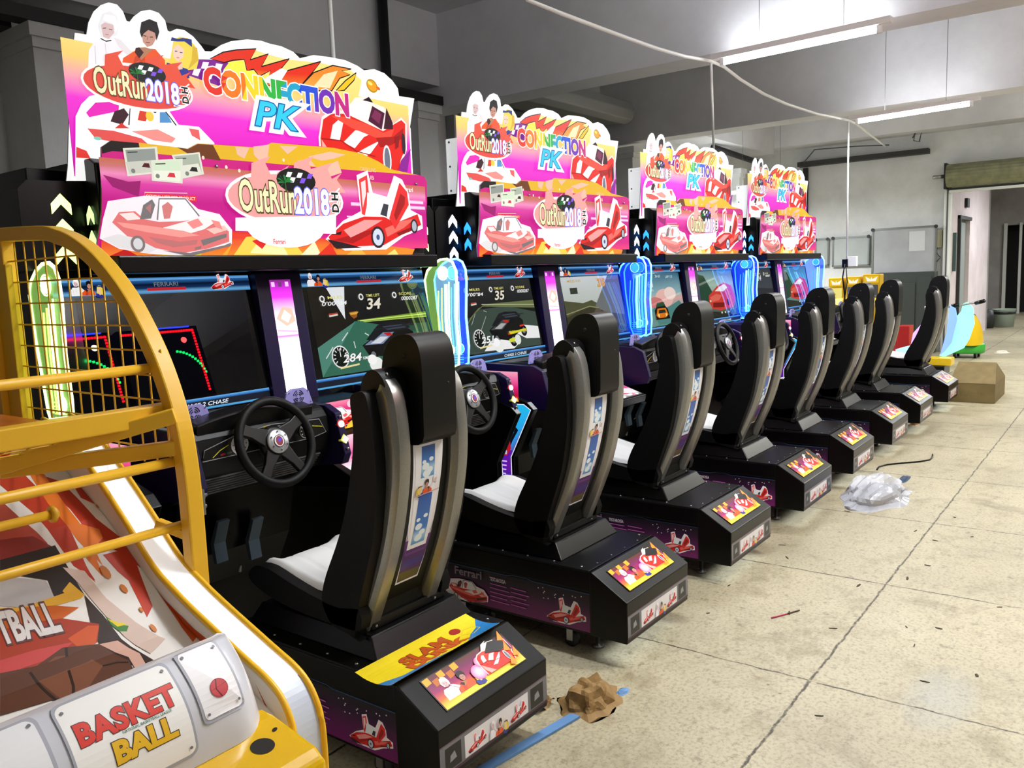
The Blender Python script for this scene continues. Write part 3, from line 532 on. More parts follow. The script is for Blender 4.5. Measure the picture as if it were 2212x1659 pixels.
def steering_wheel(c, x, y, z, tilt=math.radians(18)):
    n = Vector((0, -math.cos(tilt), math.sin(tilt))); u = Vector((1, 0, 0)); v = Vector((0, math.sin(tilt), math.cos(tilt))); C = Vector((x, y, z))
    P = lambda a, b, d=0: C+u*a+v*b+n*d
    s = MB(); s.tube([P(math.cos(t*math.pi/24)*.152, math.sin(t*math.pi/24)*.152) for t in range(48)], .0165, LEATHER, 12, closed=True); o = s.build('steering_wheel', c)
    h = MB()
    hub = [(math.cos(t*math.pi/16)*.062, math.sin(t*math.pi/16)*.062) for t in range(32)]
    h.lathe(C-n*.012, n, [(.064, -.01), (.064, .004), (.052, .016), (.0, .018)], SATIN, 28)
    for a, w in ((28, .026), (152, .026), (235, .022), (305, .022)):
        a = math.radians(a); d = Vector((math.cos(a), math.sin(a))); q = Vector((-d.y, d.x))
        ring = []
        for r, ww in ((.04, w*1.3), (.10, w*.8), (.15, w*.9)):
            ring.append([P(d.x*r+q.x*ww, d.y*r+q.y*ww, .004-.1*r*0), P(d.x*r-q.x*ww, d.y*r-q.y*ww, .004), P(d.x*r-q.x*ww, d.y*r-q.y*ww, -.014), P(d.x*r+q.x*ww, d.y*r+q.y*ww, -.014)])
        f = [(i*4+k, i*4+(k+1) % 4, i*4+4+(k+1) % 4, i*4+4+k) for i in range(2) for k in range(4)]+[(0, 1, 2, 3), (8, 9, 10, 11)]
        h.add([p for r in ring for p in r], f, SATIN)
    h.build('wheel_spokes', o, .004)
    k = MB(); k.lathe(C+n*.006, n, [(.045, 0), (.045, .006), (.040, .010), (.0, .011)], mat('brushed_aluminium', 'b4b6ba', .3, .7), 28); kb = k.build('hub_cap', o)
    A = Art(C+n*.0185, u, v, n); A.ell(0, 0, .023, .023, '202028', 20); A.ell(0, 0, .020, .020, 'd8d8e0', 20); A.ell(0, 0, .015, .018, '7a1820', 16); A.ell(.002, .004, .009, .006, '4030d8', 12, .6)
    for t in range(6): A.ell(math.cos(t*1.047+.5)*.034, math.sin(t*1.047+.5)*.034, .0035, .0035, '101010', 8)
    A.build('hub_badge', PRINT, kb)
    q = MB(); q.lathe(C-n*.02, -n, [(.035, 0), (.045, .06), (.05, .13)], SATIN, 20); q.build('steering_column', c)
def dashboard(c, x, first):
    """moulded dashboard between the side cheeks, with gauges and a display"""
    b = MB(); x0, x1 = x-.30, x+.30
    b.prism([(2.86, 1.035), (2.62, 1.040), (2.56, 1.022), (2.535, .99), (2.525, .93), (2.545, .86), (2.60, .79), (2.72, .74), (2.90, .74)], x0, x1, SATIN, 'x')
    o = b.build('dashboard', c, .012)
    h = MB(); pts = [(x0+.02, 1.035)]; N = 14
    v = []; f = []
    for i in range(N+1):
        t = i/N; xx = x0+.03+t*.50; zz = 1.040+.026*math.sin(math.pi*min(1, t*1.15))
        v += [(xx, 2.545, 1.005), (xx, 2.54, zz), (xx, 2.60, zz+.012), (xx, 2.80, 1.03)]
    for i in range(N):
        for k in range(3): f.append((4*i+k, 4*i+k+1, 4*i+4+k+1, 4*i+4+k))
    f += [(0, 1, 2, 3), tuple(4*N+k for k in range(4))]
    h.add(v, f, SATIN); h.build('instrument_hood', o, .006)
    # gauge panel
    A = Art((0, 2.522, 0), (1, 0, 0), (0, .0, 1), (0, -1, 0)); 
    A.poly([(x0+.03, .918), (x+.20, .918), (x+.27, .93), (x+.24, .985), (x+.02, 1.0), (x-.14, .985), (x0+.04, .955)], '0a0a0a'); A.stroke([(x0+.03, .918), (x+.20, .918), (x+.27, .93), (x+.24, .985), (x+.02, 1.0), (x-.14, .985), (x0+.04, .955)], .003, '8a8a90', closed=True)
    A.stroke([(x0+.07, .925), (x0+.10, .945), (x0+.135, .958)], .003, 'c8c030'); A.poly([(x0+.10, .925), (x0+.12, .926), (x0+.12, .933), (x0+.10, .932)], '8a2030'); A.poly([(x0+.125, .926), (x0+.145, .927), (x0+.145, .934), (x0+.125, .933)], '405a50')
    for cx_, r in ((x-.12, .036), (x+.05, .04), (x+.17, .03)):
        A.ell(cx_, .952, r, r, 'd8d8d8' if cx_ < x else '7a7a7c', 20); A.ell(cx_, .952, r*.86, r*.86, 'c4c4c6' if cx_ < x else '0c0c0e', 20)
        for t in range(8): a = -.6+t*.62; A.stroke([(cx_+math.cos(a)*r*.62, .952+math.sin(a)*r*.62), (cx_+math.cos(a)*r*.8, .952+math.sin(a)*r*.8)], .003, '303030' if cx_ < x else 'c8c8b8')
        A.stroke([(cx_, .952), (cx_+r*.5, .952+r*.4)], .002, 'c02020')
    A.stroke([(x+.2, .965), (x+.25, .955)], .003, 'c8c030'); A.text('SPEED', x-.02, .992, .008, 'c8b838')
    A.build('gauges', PRINT, o)
    D = Art((0, 2.536, 0), (1, 0, 0), (0, .15, 1), (0, -1, .15)); D.poly([(x-.16, 1.022), (x-.02, 1.022), (x-.02, 1.044), (x-.15, 1.042)], '1818a8'); D.text('128', x-.105, 1.026, .014, 'e8ecff', w=.04, bold=.02); D.build('display', LIT, o)
    V = MB()
    for i in range(7): V.box(x0+.04, x1-.04, 2.552+i*.009, 2.556+i*.009, .842-i*.0105, .848-i*.0105, GREY)
    V.build('vent_slats', o)
    # purple side cheeks with the start button
    for sx in (-1, 1):
        k = MB(); a = x+sx*.30; bb = a+sx*.035
        k.prism([(2.90, 1.035), (2.56, 1.028), (2.50, 1.0), (2.455, .84), (2.475, .80), (2.90, .74)], min(a, bb), max(a, bb), PURPLE, 'x'); ck = k.build('side_cheek', c, .004)
        if sx == 1:
            for z, kind in ((.985, 0), (.955, 1), (.895, 2), (.86, 3)):
                y = 2.50-(1.0-z)*.28; q = MB(); m_ = [STEEL, mat('start_button', 'f4f4f8', .3, emit=1.6), mat('view_button', 'f0f0e0', .3, emit=1.2, ecol='fff8b0'), STEEL][kind]
                r = (.005, .013, .016, .006)[kind]; q.lathe((bb-.018, y, z), (0, -1, .2), [(r, -.01), (r, .006), (r*.7, .01), (0, .011)], m_, 14 if kind != 2 else 4); q.build('button', ck)
                if kind in (1, 2): q = MB(); q.lathe((bb-.018, y+.003, z), (0, -1, .2), [(r*1.35, -.01), (r*1.35, .004)], mat('button_ring_red', 'c02020', .4) if kind == 1 else mat('button_ring_yellow', 'c8c040', .4, emit=.2), 14 if kind == 1 else 4); q.build('button_ring', ck)
    # speaker plates either side
    for sx in (-1, 1):
        k = MB(); cx_ = x+sx*.24+(-.03 if sx > 0 else .0); pf = [(cx_-.07, 1.035), (cx_-.055, 1.09), (cx_-.03, 1.104), (cx_+.03, 1.104), (cx_+.052, 1.09), (cx_+.07, 1.035)]
        k.prism(pf, 2.598, 2.608, mat('lavender_plate', '9a94d8' if first else 'b8bcc8', .35, .2), 'y'); sp = k.build('speaker_plate', c, .002)
        A = artY(2.597); A.step = .0002; y0 = 1.072
        for r in (.024, .017, .010):
            for t0 in range(4): A.stroke([(cx_+math.cos(t0*1.571+.25+j*.18)*r, y0+math.sin(t0*1.571+.25+j*.18)*r) for j in range(7)], .0035, '18182c', keep=True); 
            A.k += 1
        for q in ((-.058, 1.045), (.058, 1.045), (-.045, 1.09), (.045, 1.09)): A.ell(cx_+q[0], q[1], .003, .003, '50506a', 8)
        A.build('speaker_grille', PRINT, sp)
    # footwell
    w = MB(); w.prism([(2.96, .74), (2.72, .74), (2.78, .5), (2.86, .36), (2.96, .36)], x-.26, x+.26, BLACK, 'x'); w.build('footwell_back', c)
    for dx, z in ((-.09, .55), (.06, .52)):
        p = MB(); p.prism([(2.70, z+.09), (2.715, z+.095), (2.765, z), (2.75, z-.08), (2.73, z-.075), (2.74, z)], x+dx-.025, x+dx+.025, mat('pedal_steel', '50606c', .4, .6), 'x'); p.tube([(x+dx, 2.745, z), (x+dx, 2.83, z-.05), (x+dx, 2.85, z-.15)], .008, STEEL, 8); p.build('pedal', c, .004)
    steering_wheel(c, x, 2.475, .943)
def make_cabinet(led, kinds, arrow):
    c = empty('racing_cabinet', (OX, 3.05, 0), '', 'arcade machine')
    x0, x1 = 1.36, 3.27
    b = MB()
    b.prism([(3.35, .06), (2.90, .06), (2.90, .98), (3.0, 1.0), (3.06, 1.55), (3.06, 1.93), (3.35, 1.93)], x0, x1, BLACK, 'x'); b.build('body', c, .004)
    # upper box with its two side boxes
    t = MB(); t.prism([(3.3, 1.562), (2.80, 1.562), (2.80, 1.622), (2.885, 1.625), (2.895, 1.94), (2.93, 1.96), (3.3, 1.96)], 1.515, 3.14, BLACK, 'x'); t.build('header_box', c, .006)
    for a, bb in ((1.295, 1.513), (3.142, 3.335)):
        s = MB(); s.prism([(a+.03 if a < 2 else a, 1.88), (a, 1.85), (a, 1.58), (bb, 1.58), (bb, 1.85) if a > 2 else (bb, 1.885), (bb-.03, 1.88) if a > 2 else (bb-.001, 1.885)], 2.985, 3.30, BLACK, 'y'); s.build('side_box', c, .004)
    lo, hi = (('e8ff9c', 2.0), ('c8f8a0', 1.4)) if arrow == 'green' else (('f0f6ff', 1.8), ('2890ff', 1.6))
    led_chevrons(c, [(2.985, 1.43, z, .033, .035, .035) for z in (1.84, 1.755, 1.67)], lo[0], lo[1], 'y')
    led_chevrons(c, [(2.985, 3.245, z, .033, .035, .035) for z in (1.80, 1.715, 1.63)], lo[0], lo[1], 'y')
    led_chevrons(c, [(2.95, 1.512, z, .022, .03, .035) for z in (1.80, 1.715)], hi[0], hi[1], 'x')
    # front header sheet, slightly bowed
    g0 = fY(2.86); g = tr(0, 0, .434, .434, g0); A = artY(2.86); ol = header_art(A, g)
    def bow(v): return 2.862-.035*max(0, (1.74-v)/.12)**1.5+.02*max(0, (v-1.9)/.1)
    s = MB(); s.prism(ol, 2.862, 2.868, mat('clear_acrylic_edge'), 'y')
    hs = s.build('header_sheet', c)
    A.build('header_picture', LIT, hs)
    for q in ((1075, 828), (1790, 890), (2068, 915)):
        p = g(*q)[0]; MB().lathe((p[0], 2.858, p[1]), (0, -1, 0), [(.007, 0), (.007, .004), (.002, .006)], STEEL, 10).build('screw', hs)
    marquee(c)
    # screens, tilted back
    for i, (a, bb) in enumerate(((1.385, 2.185), (2.43, 3.255))):
        O = Vector((0, 2.925, 1.03)); V = Vector((0, .085, .47)).normalized(); N = Vector((0, -V.z, V.y))
        def S(u, v, n=0): return O+Vector((u, 0, 0))+V*((v-1.03)/V.z)+N*n
        f = MB(); f.add([S(a, 1.0, .002), S(bb, 1.0, .002), S(bb, 1.553, .002), S(a, 1.553, .002), S(a, 1.0, -.02), S(bb, 1.0, -.02), S(bb, 1.553, -.02), S(a, 1.553, -.02)], [(0, 1, 2, 3), (4, 5, 6, 7), (0, 1, 5, 4), (1, 2, 6, 5), (2, 3, 7, 6), (3, 0, 4, 7)], mat('dark_glass', '050508', .03, coat=.5)); o = f.build('monitor', c)
        fn = lambda u, v, w: S(u, v, w+.0025)
        A = Art(O, (1, 0, 0), V, N); screen_art(A, a+(.05 if i else .07), bb-(.03 if i else .04), 1.083, 1.482, kinds[i]); pic = A.build('game_picture', SCREEN, o, fn=fn)
        A = Art(O, (1, 0, 0), V, N); screen_strips(A, a, bb, True); A.build('upper_strip', LIT, o, fn=fn)
        A = Art(O, (1, 0, 0), V, N); screen_strips(A, a, bb, False); A.build('lower_strip', LIT, o, fn=fn)
    # lit centre pillar
    pl = MB(); V = Vector((0, .085, .47)).normalized(); 
    pl.prism([(2.90, .99), (2.975, 1.558), (3.05, 1.558), (3.0, .99)], 2.19, 2.425, PURPLE, 'x'); o = pl.build('centre_pillar', c, .006)
    N = Vector((0, -V.z, V.y)); A = Art((0, 0, 0), (1, 0, 0), V, N)
    fn = lambda u, v, w: Vector((u, 2.9+(v-.99)*.132-.0015-w, v))
    A.bands(2.255, 2.365, [(1.03, 'ffffff'), (1.20, 'fff4ff'), (1.27, 'ffd0f4'), (1.285, 'f060e0'), (1.295, 'ffffff'), (1.33, 'f8f0f8'), (1.40, 'f0a0f0'), (1.45, 'd030d0'), (1.50, 'a020a8'), (1.525, '602060')])
    for j in range(3): A.poly([(2.262+j*.036, 1.495), (2.28+j*.036, 1.495), (2.28+j*.036, 1.515), (2.262+j*.036, 1.515)], '5a3060' if j % 2 else 'c8a0d0')
    A.poly([(2.262, 1.36), (2.30, 1.41), (2.35, 1.40), (2.36, 1.345), (2.31, 1.325)], 'f09888'); A.poly([(2.285, 1.36), (2.31, 1.395), (2.34, 1.37), (2.32, 1.34)], 'ffe8e0'); A.stroke([(2.258, 1.31), (2.362, 1.30)], .008, 'f890f0'); A.stroke([(2.258, 1.22), (2.362, 1.225)], .004, 'fff0a0')
    A.build('pillar_light', LITHOT, o, fn=fn)
    # lit left side panels (seen between neighbouring machines)
    s = MB(); s.prism([(2.90, .06), (2.62, .36), (2.565, .45), (2.565, .575), (2.43, .83), (2.47, .865), (2.90, .98)], x0-.02, x0+.02, BLACK, 'x'); sp = s.build('side_panel', c, .004)
    s = MB(); s.prism([(2.90, .06), (2.62, .36), (2.565, .45), (2.565, .575), (2.43, .83), (2.47, .865), (2.90, .98)], x1-.02, x1+.02, BLACK, 'x'); s.build('side_panel', c, .004)
    A = artX(x0-.0205); ol = [(-2.79, .345), (-2.60, .44), (-2.58, .455), (-2.58, .575), (-2.445, .83), (-2.488, .857), (-2.80, .855)]
    A.poly(ol, 'f4f4ff'); inn = [(-2.79, .352), (-2.61, .452), (-2.592, .46), (-2.592, .575), (-2.457, .828), (-2.49, .849), (-2.79, .847)]
    inn = [(u*.9985-.0045 if u > -2.7 else u, v) for u, v in inn]; inn = [(-2.79, .349), (-2.603, .446), (-2.585, .457), (-2.585, .575), (-2.450, .829), (-2.489, .853), (-2.79, .851)]; A.poly(inn, lambda u, v: '28b8f0' if v > .7 else ('5a20a0' if u > -2.7 else '1820d8'))
    A.poly([(-2.79, .50), (-2.595, .50), (-2.592, .575), (-2.57, .61), (-2.79, .63)], lambda u, v: '6818a0' if u > -2.7 else '2018e0'); A.poly([(-2.57, .66), (-2.53, .72), (-2.55, .74), (-2.56, .70), (-2.575, .76), (-2.59, .69), (-2.61, .73), (-2.625, .67), (-2.64, .70), (-2.65, .63), (-2.60, .6)], '0c0c18')
    A.poly([(-2.78, .60), (-2.70, .64), (-2.63, .64), (-2.585, .66), (-2.58, .62), (-2.61, .58), (-2.70, .575)], 'c01828'); A.poly([(-2.74, .615), (-2.70, .63), (-2.66, .625), (-2.69, .61)], 'f080a0'); A.ell(-2.615, .60, .008, .014, 'a8c8e8'); A.ell(-2.70, .585, .016, .012, '80a838')
    A.stroke([(-2.665, .845), (-2.66, .68), (-2.645, .50), (-2.64, .43)], .010, 'f8ffff'); A.poly([(-2.79, .66), (-2.74, .80), (-2.69, .70), (-2.72, .64)], '4060f0'); A.poly([(-2.72, .76), (-2.70, .79), (-2.66, .77), (-2.67, .72)], 'a8c8a0')
    A.text('RACING', -2.78, .57, .02, 'e8f0ff', w=.07)
    for i in range(6): A.stroke([(-2.66+.0*i, .55-i*.022), (-2.61-.003*i, .55-i*.022)], .007, 'e0c8ff'); A.stroke([(-2.77, .545-i*.02), (-2.72+.004*(i % 3), .545-i*.02)], .006, '60b0ff')
    A.build('side_light', LIT, sp)
    A = artX(x0-.0208); A.bands(-2.74, -2.52, [(.868, 'e04828'), (.90, 'c81040'), (.94, 'e02878'), (.985, 'f070a8'), (1.02, 'f8a8c0')]); A.poly([(-2.56, .868), (-2.53, .89), (-2.52, .868)], 'f8c040'); car_b(A, -2.69, .885, .0014); A.build('cheek_picture', LIT, sp)
    # centre console: upright picture, sloping shelf, tray
    k = MB(); k.prism([(2.90, 1.01), (2.745, 1.005), (2.735, .872), (2.60, .80), (2.44, .745), (2.45, .70), (2.90, .66)], 2.18, 2.56, BLACK, 'x'); kc = k.build('centre_console', c, .005)
    A = artY(2.733); fn = lambda u, v, w: Vector((u, 2.744-(1.005-v)*.07-w, v))
    A.bands(2.225, 2.535, [(.878, 'e87028'), (.905, 'd83030'), (.935, 'c01848'), (.97, 'e04080'), (1.0, 'f088a8')]); A.poly([(2.26, .93), (2.30, .965), (2.33, .94), (2.36, .955), (2.35, .925), (2.29, .915)], '201418'); car_a(A, 2.27, .885, .0022); A.ell(2.30, .98, .012, .012, 'ffe8f0'); A.ell(2.46, .98, .02, .016, 'f8c8d8')
    flames(A, 2.225, 2.535, .878, .03, ['f8a030', 'f06020', 'f8c840'], 8, 3); A.build('console_picture', LIT, kc, fn=fn)
    fn = lambda u, v, w: Vector((u, v, .745+(v-2.44)*(.055/.16)+w*1.3+.0012 if v < 2.60 else .80+(v-2.6)*(.072/.135)+w*1.3+.0012))
    A = Art((0, 0, 0), (1, 0, 0), (0, 1, 0), (0, 0, 1)); A.bands(2.215, 2.54, [(2.455, '181420'), (2.50, 'f0e8ee'), (2.56, 'e8a0c0'), (2.60, 'e85098'), (2.70, 'f0c8d8')])
    A.poly([(2.22, 2.62), (2.30, 2.70), (2.30, 2.58), (2.24, 2.56)], 'f0d820'); A.poly([(2.28, 2.56), (2.40, 2.59), (2.53, 2.55), (2.53, 2.60), (2.38, 2.63)], 'f83890'); A.poly([(2.24, 2.53), (2.40, 2.545), (2.5, 2.52), (2.53, 2.54), (2.40, 2.57)], 'fff4f8'); A.poly([(2.30, 2.50), (2.38, 2.515), (2.46, 2.49)], 'c86078')
    for q in ((2.26, 2.475, .02), (2.33, 2.47, .026), (2.42, 2.478, .03), (2.49, 2.47, .018)): A.ell(q[0], q[1], q[2], .010, 'f4f4f4', 12)
    A.poly([(2.44, 2.462), (2.48, 2.462), (2.47, 2.49), (2.45, 2.485)], 'f088a0'); A.build('shelf_picture', LIT, kc, fn=fn, cuts=[2.60])
    # right-hand inner console in orange, seen past the second seat
    for x in (1.86, 2.965): dashboard(c, x, led == 'green')
    wing(c, 1.318, 0, led); wing(c, 3.29, 0, led)
    ft = MB()
    for xx in (x0+.1, x1-.1):
        for yy in (2.97, 3.25): ft.lathe((xx, yy, 0), (0, 0, 1), [(.03, 0), (.03, .015), (.012, .016), (.012, .065)], STEEL, 12)
    ft.build('levelling_feet', c)
    return c
# ---------------------------------------------------------------- the driving seat on its base (second in the row is the pattern)
SX = 2.905
def seat_art_rect(A, x0, x1, stops): A.bands(x0, x1, stops)
def make_seat():
    c = empty('racing_chair', (SX, 2.2, 0), '', 'seat')
    a, b = SX-.265, SX+.265
    # base
    s = MB(); s.prism([(1.506, .10), (1.503, .265), (1.655, .357), (1.668, .357), (1.668, .10)], a, b, BLACK, 'x'); ft = s.build('foot_box', c, .004)
    s = MB(); s.prism([(1.669, .275), (1.669, .352), (2.44, .352), (2.44, .275)], a+.004, b-.004, BLACK, 'x'); s.box(a+.012, b-.012, 1.669, 2.44, .095, .275, BLACK); base = s.build('base', c, .003)
    s = MB(); s.box(a+.004, b-.004, 1.67, 2.44, .352, .360, SATIN); dk = s.build('deck', c, .002)
    s = MB()
    for xx in (a+.03, b-.03):
        for i in range(6): s.lathe((xx, 1.72+i*.13, .36), (0, 0, 1), [(.006, 0), (.005, .003), (0, .004)], STEEL, 8)
    for i in range(4): s.lathe((a+.10+i*.11, 1.69, .36), (0, 0, 1), [(.005, 0), (0, .003)], STEEL, 8)
    s.build('deck_screws', dk)
    # picture on the slope of the foot
    V = Vector((0, .152, .092)).normalized(); N = Vector((0, -V.z, V.y)); O = Vector((0, 1.503, .265))+N*.0025
    A = Art(O, (1, 0, 0), V, N); x0, x1, v0, v1 = a+.075, b-.075, .035, .150; w = x1-x0
    A.poly([(x0-.004, v0-.003), (x1+.004, v0-.003), (x1+.004, v1+.003), (x0-.004, v1+.003)], '201008')
    A.bands(x0, x1, [(v0, 'f0c020'), (v0+.03, 'e8701c'), (v0+.06, 'a01c60'), (v0+.09, '701850'), (v1, '5a2a10')])
    for i in range(9):
        if i < 5: A.poly([(x0+i*.03, v1-.025-(i % 2)*.015), (x0+i*.03+.026, v1-.022-(i % 2)*.015), (x0+i*.03+.026, v1-(i % 2)*.015), (x0+i*.03, v1-.002-(i % 2)*.015)], 'f0a828' if i % 2 == 0 else 'c06818')
    A.poly([(x0, v0), (x1, v0), (x1, v0+.05), (x1-.05, v0+.02), (x1-.12, v0+.04), (x1-.2, v0+.015), (x0+.1, v0+.04), (x0, v0+.03)], lambda u, v: 'ffe040' if v < v0+.02 else 'f08020')
    g = lambda *p: [(x0+.03+(p[i]-436)*.00032, v0+.018+(350-p[i+1])*.00026) for i in range(0, len(p), 2)]; trio(A, g, .4)
    A.ell((x0+x1)/2+.0, v0+.045, .030, .026, 'fff4fa', 22, edge='e070b0'); A.ell((x0+x1)/2+.03, v0+.07, .022, .02, 'ffe8f0', 22, edge='e060a0')  # white-pink glow of the backlight painted into the picture
    car_c(A, x1-.17, v0+.02, .0016); A.poly([(x1-.12, v1-.03), (x1-.08, v1-.002), (x1-.03, v1-.01), (x1-.02, v1-.04), (x1-.06, v1-.05)], '1a1418')
    for q in ((x1-.03, v0+.06), (x1-.015, v0+.03), (x1-.05, v0+.01), (x1-.02, v0+.10)): A.poly([(q[0]-.02, q[1]), (q[0]+.01, q[1]+.03), (q[0]+.004, q[1]-.01)], 'ff9020')
    A.build('foot_picture', FOOTLIT, ft)
    A = Art((0, 1.5035, 0), (1, 0, 0), (0, 0, 1), (0, -1, 0)); A.bands(a+.004, b-.004, [(.118, '3a1028'), (.126, '3a1028'), (.1265, '66666c'), (.205, '74747a'), (.212, '501838')])
    for sx in (-1, 1): A.poly([(SX+sx*.205-.035, .13), (SX+sx*.205+.035, .13), (SX+sx*.205+.035, .198), (SX+sx*.205-.035, .198)], '141416'); A.poly([(SX+sx*.205-.015, .15), (SX+sx*.205+.015, .155), (SX+sx*.205+.006, .178), (SX+sx*.205-.012, .17)], '8a8a90')
    A.poly([(SX-.155, .13), (SX+.155, .13), (SX+.155, .198), (SX-.155, .198)], 'e4e0e4'); car_b(A, SX-.145, .135, .0009); car_b(A, SX+.055, .135, .0009)
    g = lambda *p: [(SX-.045+(p[i]-436)*.00016, .132+(350-p[i+1])*.0002) for i in range(0, len(p), 2)]; trio(A, g, .25); A.build('front_strip', PRINT, ft)
    Lf = bpy.data.lights.new('foot_light', 'AREA'); Lf.shape = 'RECTANGLE'; Lf.size = .46; Lf.size_y = .13; Lf.energy = .3; Lf.color = (.86, .94, 1); Lf.spread = math.radians(75)
    lo = bpy.data.objects.new('foot_light', Lf); COL.objects.link(lo); lo.parent = c; lo.location = (0, 1.585-2.2, .097)      # the lamp behind the picture shines out of the open bottom
    # side pictures, both flanks (mirrored)
    for sx in (-1, 1):
        X = (a+.0115) if sx < 0 else (b-.0115); A = Art((X, 0, 0), (0, sx, 0), (0, 0, 1), (sx, 0, 0)); q = lambda y: y*sx
        lo, hi = sorted((q(1.675), q(2.43)))
        A.bands(lo, hi, [(.105, '701060'), (.16, '5a0e50'), (.215, '2a0a30'), (.262, '0c0810')])
        A.stroke([(lo, .262), (lo+.35, .262), (lo+.38, .268), (hi-.3, .268), (hi-.27, .262), (hi, .262)], .002, '3060a0')
        if sx < 0:
            car_b(A, -1.885, .113, .0019); A.text('TESTAROSSA', -2.17, .225, .016, 'e8e0f0', w=.085)
            for i in range(5): A.stroke([(-2.17, .212-i*.018), (-2.08+.012*(i % 3), .210-i*.018)], .004, 'c060b8'); A.stroke([(-2.06, .214-i*.018), (-1.98+.015*(i % 2), .212-i*.018)], .004, 'c060b8')
            for i in range(14): r = random.Random(i); A.ell(-1.95+r.random()*.25, .20+r.random()*.05, .003, .0025, 'e8e0f0', 6)
            car_a(A, -2.42, .105, .0024); A.text('Ferrari', -2.36, .222, .035, '8a7a88', w=.15, bold=.02)
        else:
            car_a(A, 1.90, .108, .0026, -1); A.text('Ferrari', 1.72, .22, .035, 'a89aa8', w=.17, bold=.02); A.text('OVERDRIVE', 2.25, .235, .02, 'd0c8d8', w=.14)
            for i in range(5): A.stroke([(2.0, .21-i*.018), (2.12+.01*i, .208-i*.018)], .004, 'c060b8')
        A.build('side_picture', PRINT, base)
    # casters and feet
    for xx in (a+.07, b-.07):
        for yy in (1.80, 2.36):
            k = MB(); k.box(xx-.022, xx+.022, yy-.03, yy+.03, .078, .096, STEEL); k.lathe((xx-.012, yy, .033), (1, 0, 0), [(.012, 0), (.033, .002), (.033, .022), (.012, .024)], mat('caster_rubber', '2a2a2c', .5), 16); k.box(xx-.020, xx-.015, yy-.014, yy+.014, .03, .08, STEEL); k.box(xx+.015, xx+.020, yy-.014, yy+.014, .03, .08, STEEL); k.build('caster', c)
            k = MB(); k.lathe((xx+(.05 if xx < SX else -.05), yy-.09, 0), (0, 0, 1), [(.026, 0), (.026, .012), (.009, .014), (.009, .096)], STEEL, 14); k.build('levelling_foot', c)
    # plinth
    def frus(k, x0, x1, y0, y1, z0, X0, X1, Y0, Y1, z1, m):
        k.add([(x0, y0, z0), (x1, y0, z0), (x1, y1, z0), (x0, y1, z0), (X0, Y0, z1), (X1, Y0, z1), (X1, Y1, z1), (X0, Y1, z1)], [(0, 1, 2, 3), (4, 5, 6, 7), (0, 1, 5, 4), (1, 2, 6, 5), (2, 3, 7, 6), (3, 0, 4, 7)], m)
    k = MB(); frus(k, SX-.225, SX+.225, 1.80, 2.42, .361, SX-.20, SX+.20, 1.845, 2.38, .425, BLACK); k.box(SX-.17, SX+.17, 1.87, 2.34, .425, .455, SATIN); k.build('plinth', c, .004)
    SS = SX-.025
    # cushion
    prof = [(1.90, .53), (2.00, .522), (2.10, .527), (2.2, .545), (2.29, .566), (2.345, .565), (2.375, .545)]
    def cush(u, v):
        y = 1.90+v*.475; z = np.interp(y, [p[0] for p in prof], [p[1] for p in prof]); x = -.165+.33*u; e = abs(2*u-1)
        return (SS+x, y, z+.018*math.exp(-((abs(x)-.155)/.03)**2)-.004*math.exp(-((abs(x)-.06)/.008)**2)-.02*max(0, e-.93)/.07)
    k = MB(); k.grid(cush, 40, 24, WHITE_L); top = [cush(i/40, 1) for i in range(41)]; bot = [(p[0], p[1]-.004, p[2]-.03) for p in top]; k.add(top+bot, [(i, i+1, 42+i, 41+i) for i in range(40)], WHITE_L, True)
    k.build('seat_cushion', c)
    k = MB(); side = [(1.86, .52), (1.95, .505), (2.08, .52), (2.2, .545), (2.29, .568), (2.36, .566), (2.395, .54), (2.40, .515), (2.36, .49), (2.25, .462), (2.1, .447), (1.95, .445), (1.86, .45)]
    side = ease(side, 2)
    for sx in (-1, 1): k.prism(side, SS+sx*.163, SS+sx*.205, LEATHER, 'x')
    k.prism([(1.88, .50), (2.1, .505), (2.29, .54), (2.39, .53), (2.395, .51), (2.25, .465), (2.0, .45), (1.88, .452)], SS-.163, SS+.163, LEATHER, 'x')
    k.build('seat_pan', c, .012, 3, sharp=50, wn=True)
    # the tall curved shell of the backrest
    F = [(1.80, 1.188), (1.832, 1.176), (1.840, 1.15), (1.834, 1.09), (1.838, 1.03), (1.850, .968), (1.870, .89), (1.895, .811), (1.93, .73), (1.966, .662), (2.0, .60), (2.022, .545), (2.026, .50), (2.00, .455), (1.965, .435), (1.86, .420)]
    Rr = [(1.885, .42), (1.868, .50), (1.84, .58), (1.81, .66), (1.782, .74), (1.765, .82), (1.752, .90), (1.748, .98), (1.752, 1.06), (1.762, 1.13), (1.775, 1.18)]
    FR = ease(F+Rr, 2); k = MB(); k.prism(FR, SS-.205, SS-.128, LEATHER, 'x'); k.prism(FR, SS+.128, SS+.205, LEATHER, 'x'); k.prism([(y-.02 if i > 1 else y, z) for i, (y, z) in enumerate(F)]+[(y+.045, z) for y, z in Rr], SS-.13, SS+.13, LEATHER, 'x')
    sh = k.build('backrest', c, .014, 3, sharp=50, wn=True)
    # white insert on the sitting side
    FW_ = [(1.815, 1.14), (1.816, 1.03), (1.832, .968), (1.852, .89), (1.877, .811), (1.912, .73), (1.947, .662), (1.985, .60)]
    k = MB(); k.grid(lambda u, v: (SS-.10+.2*u, np.interp(1.14-v*.54, [p[1] for p in FW_][::-1], [p[0] for p in FW_][::-1])+.004+.01*math.sin(math.pi*u), 1.14-v*.54), 8, 20, WHITE_L); k.build('backrest_insert', sh)
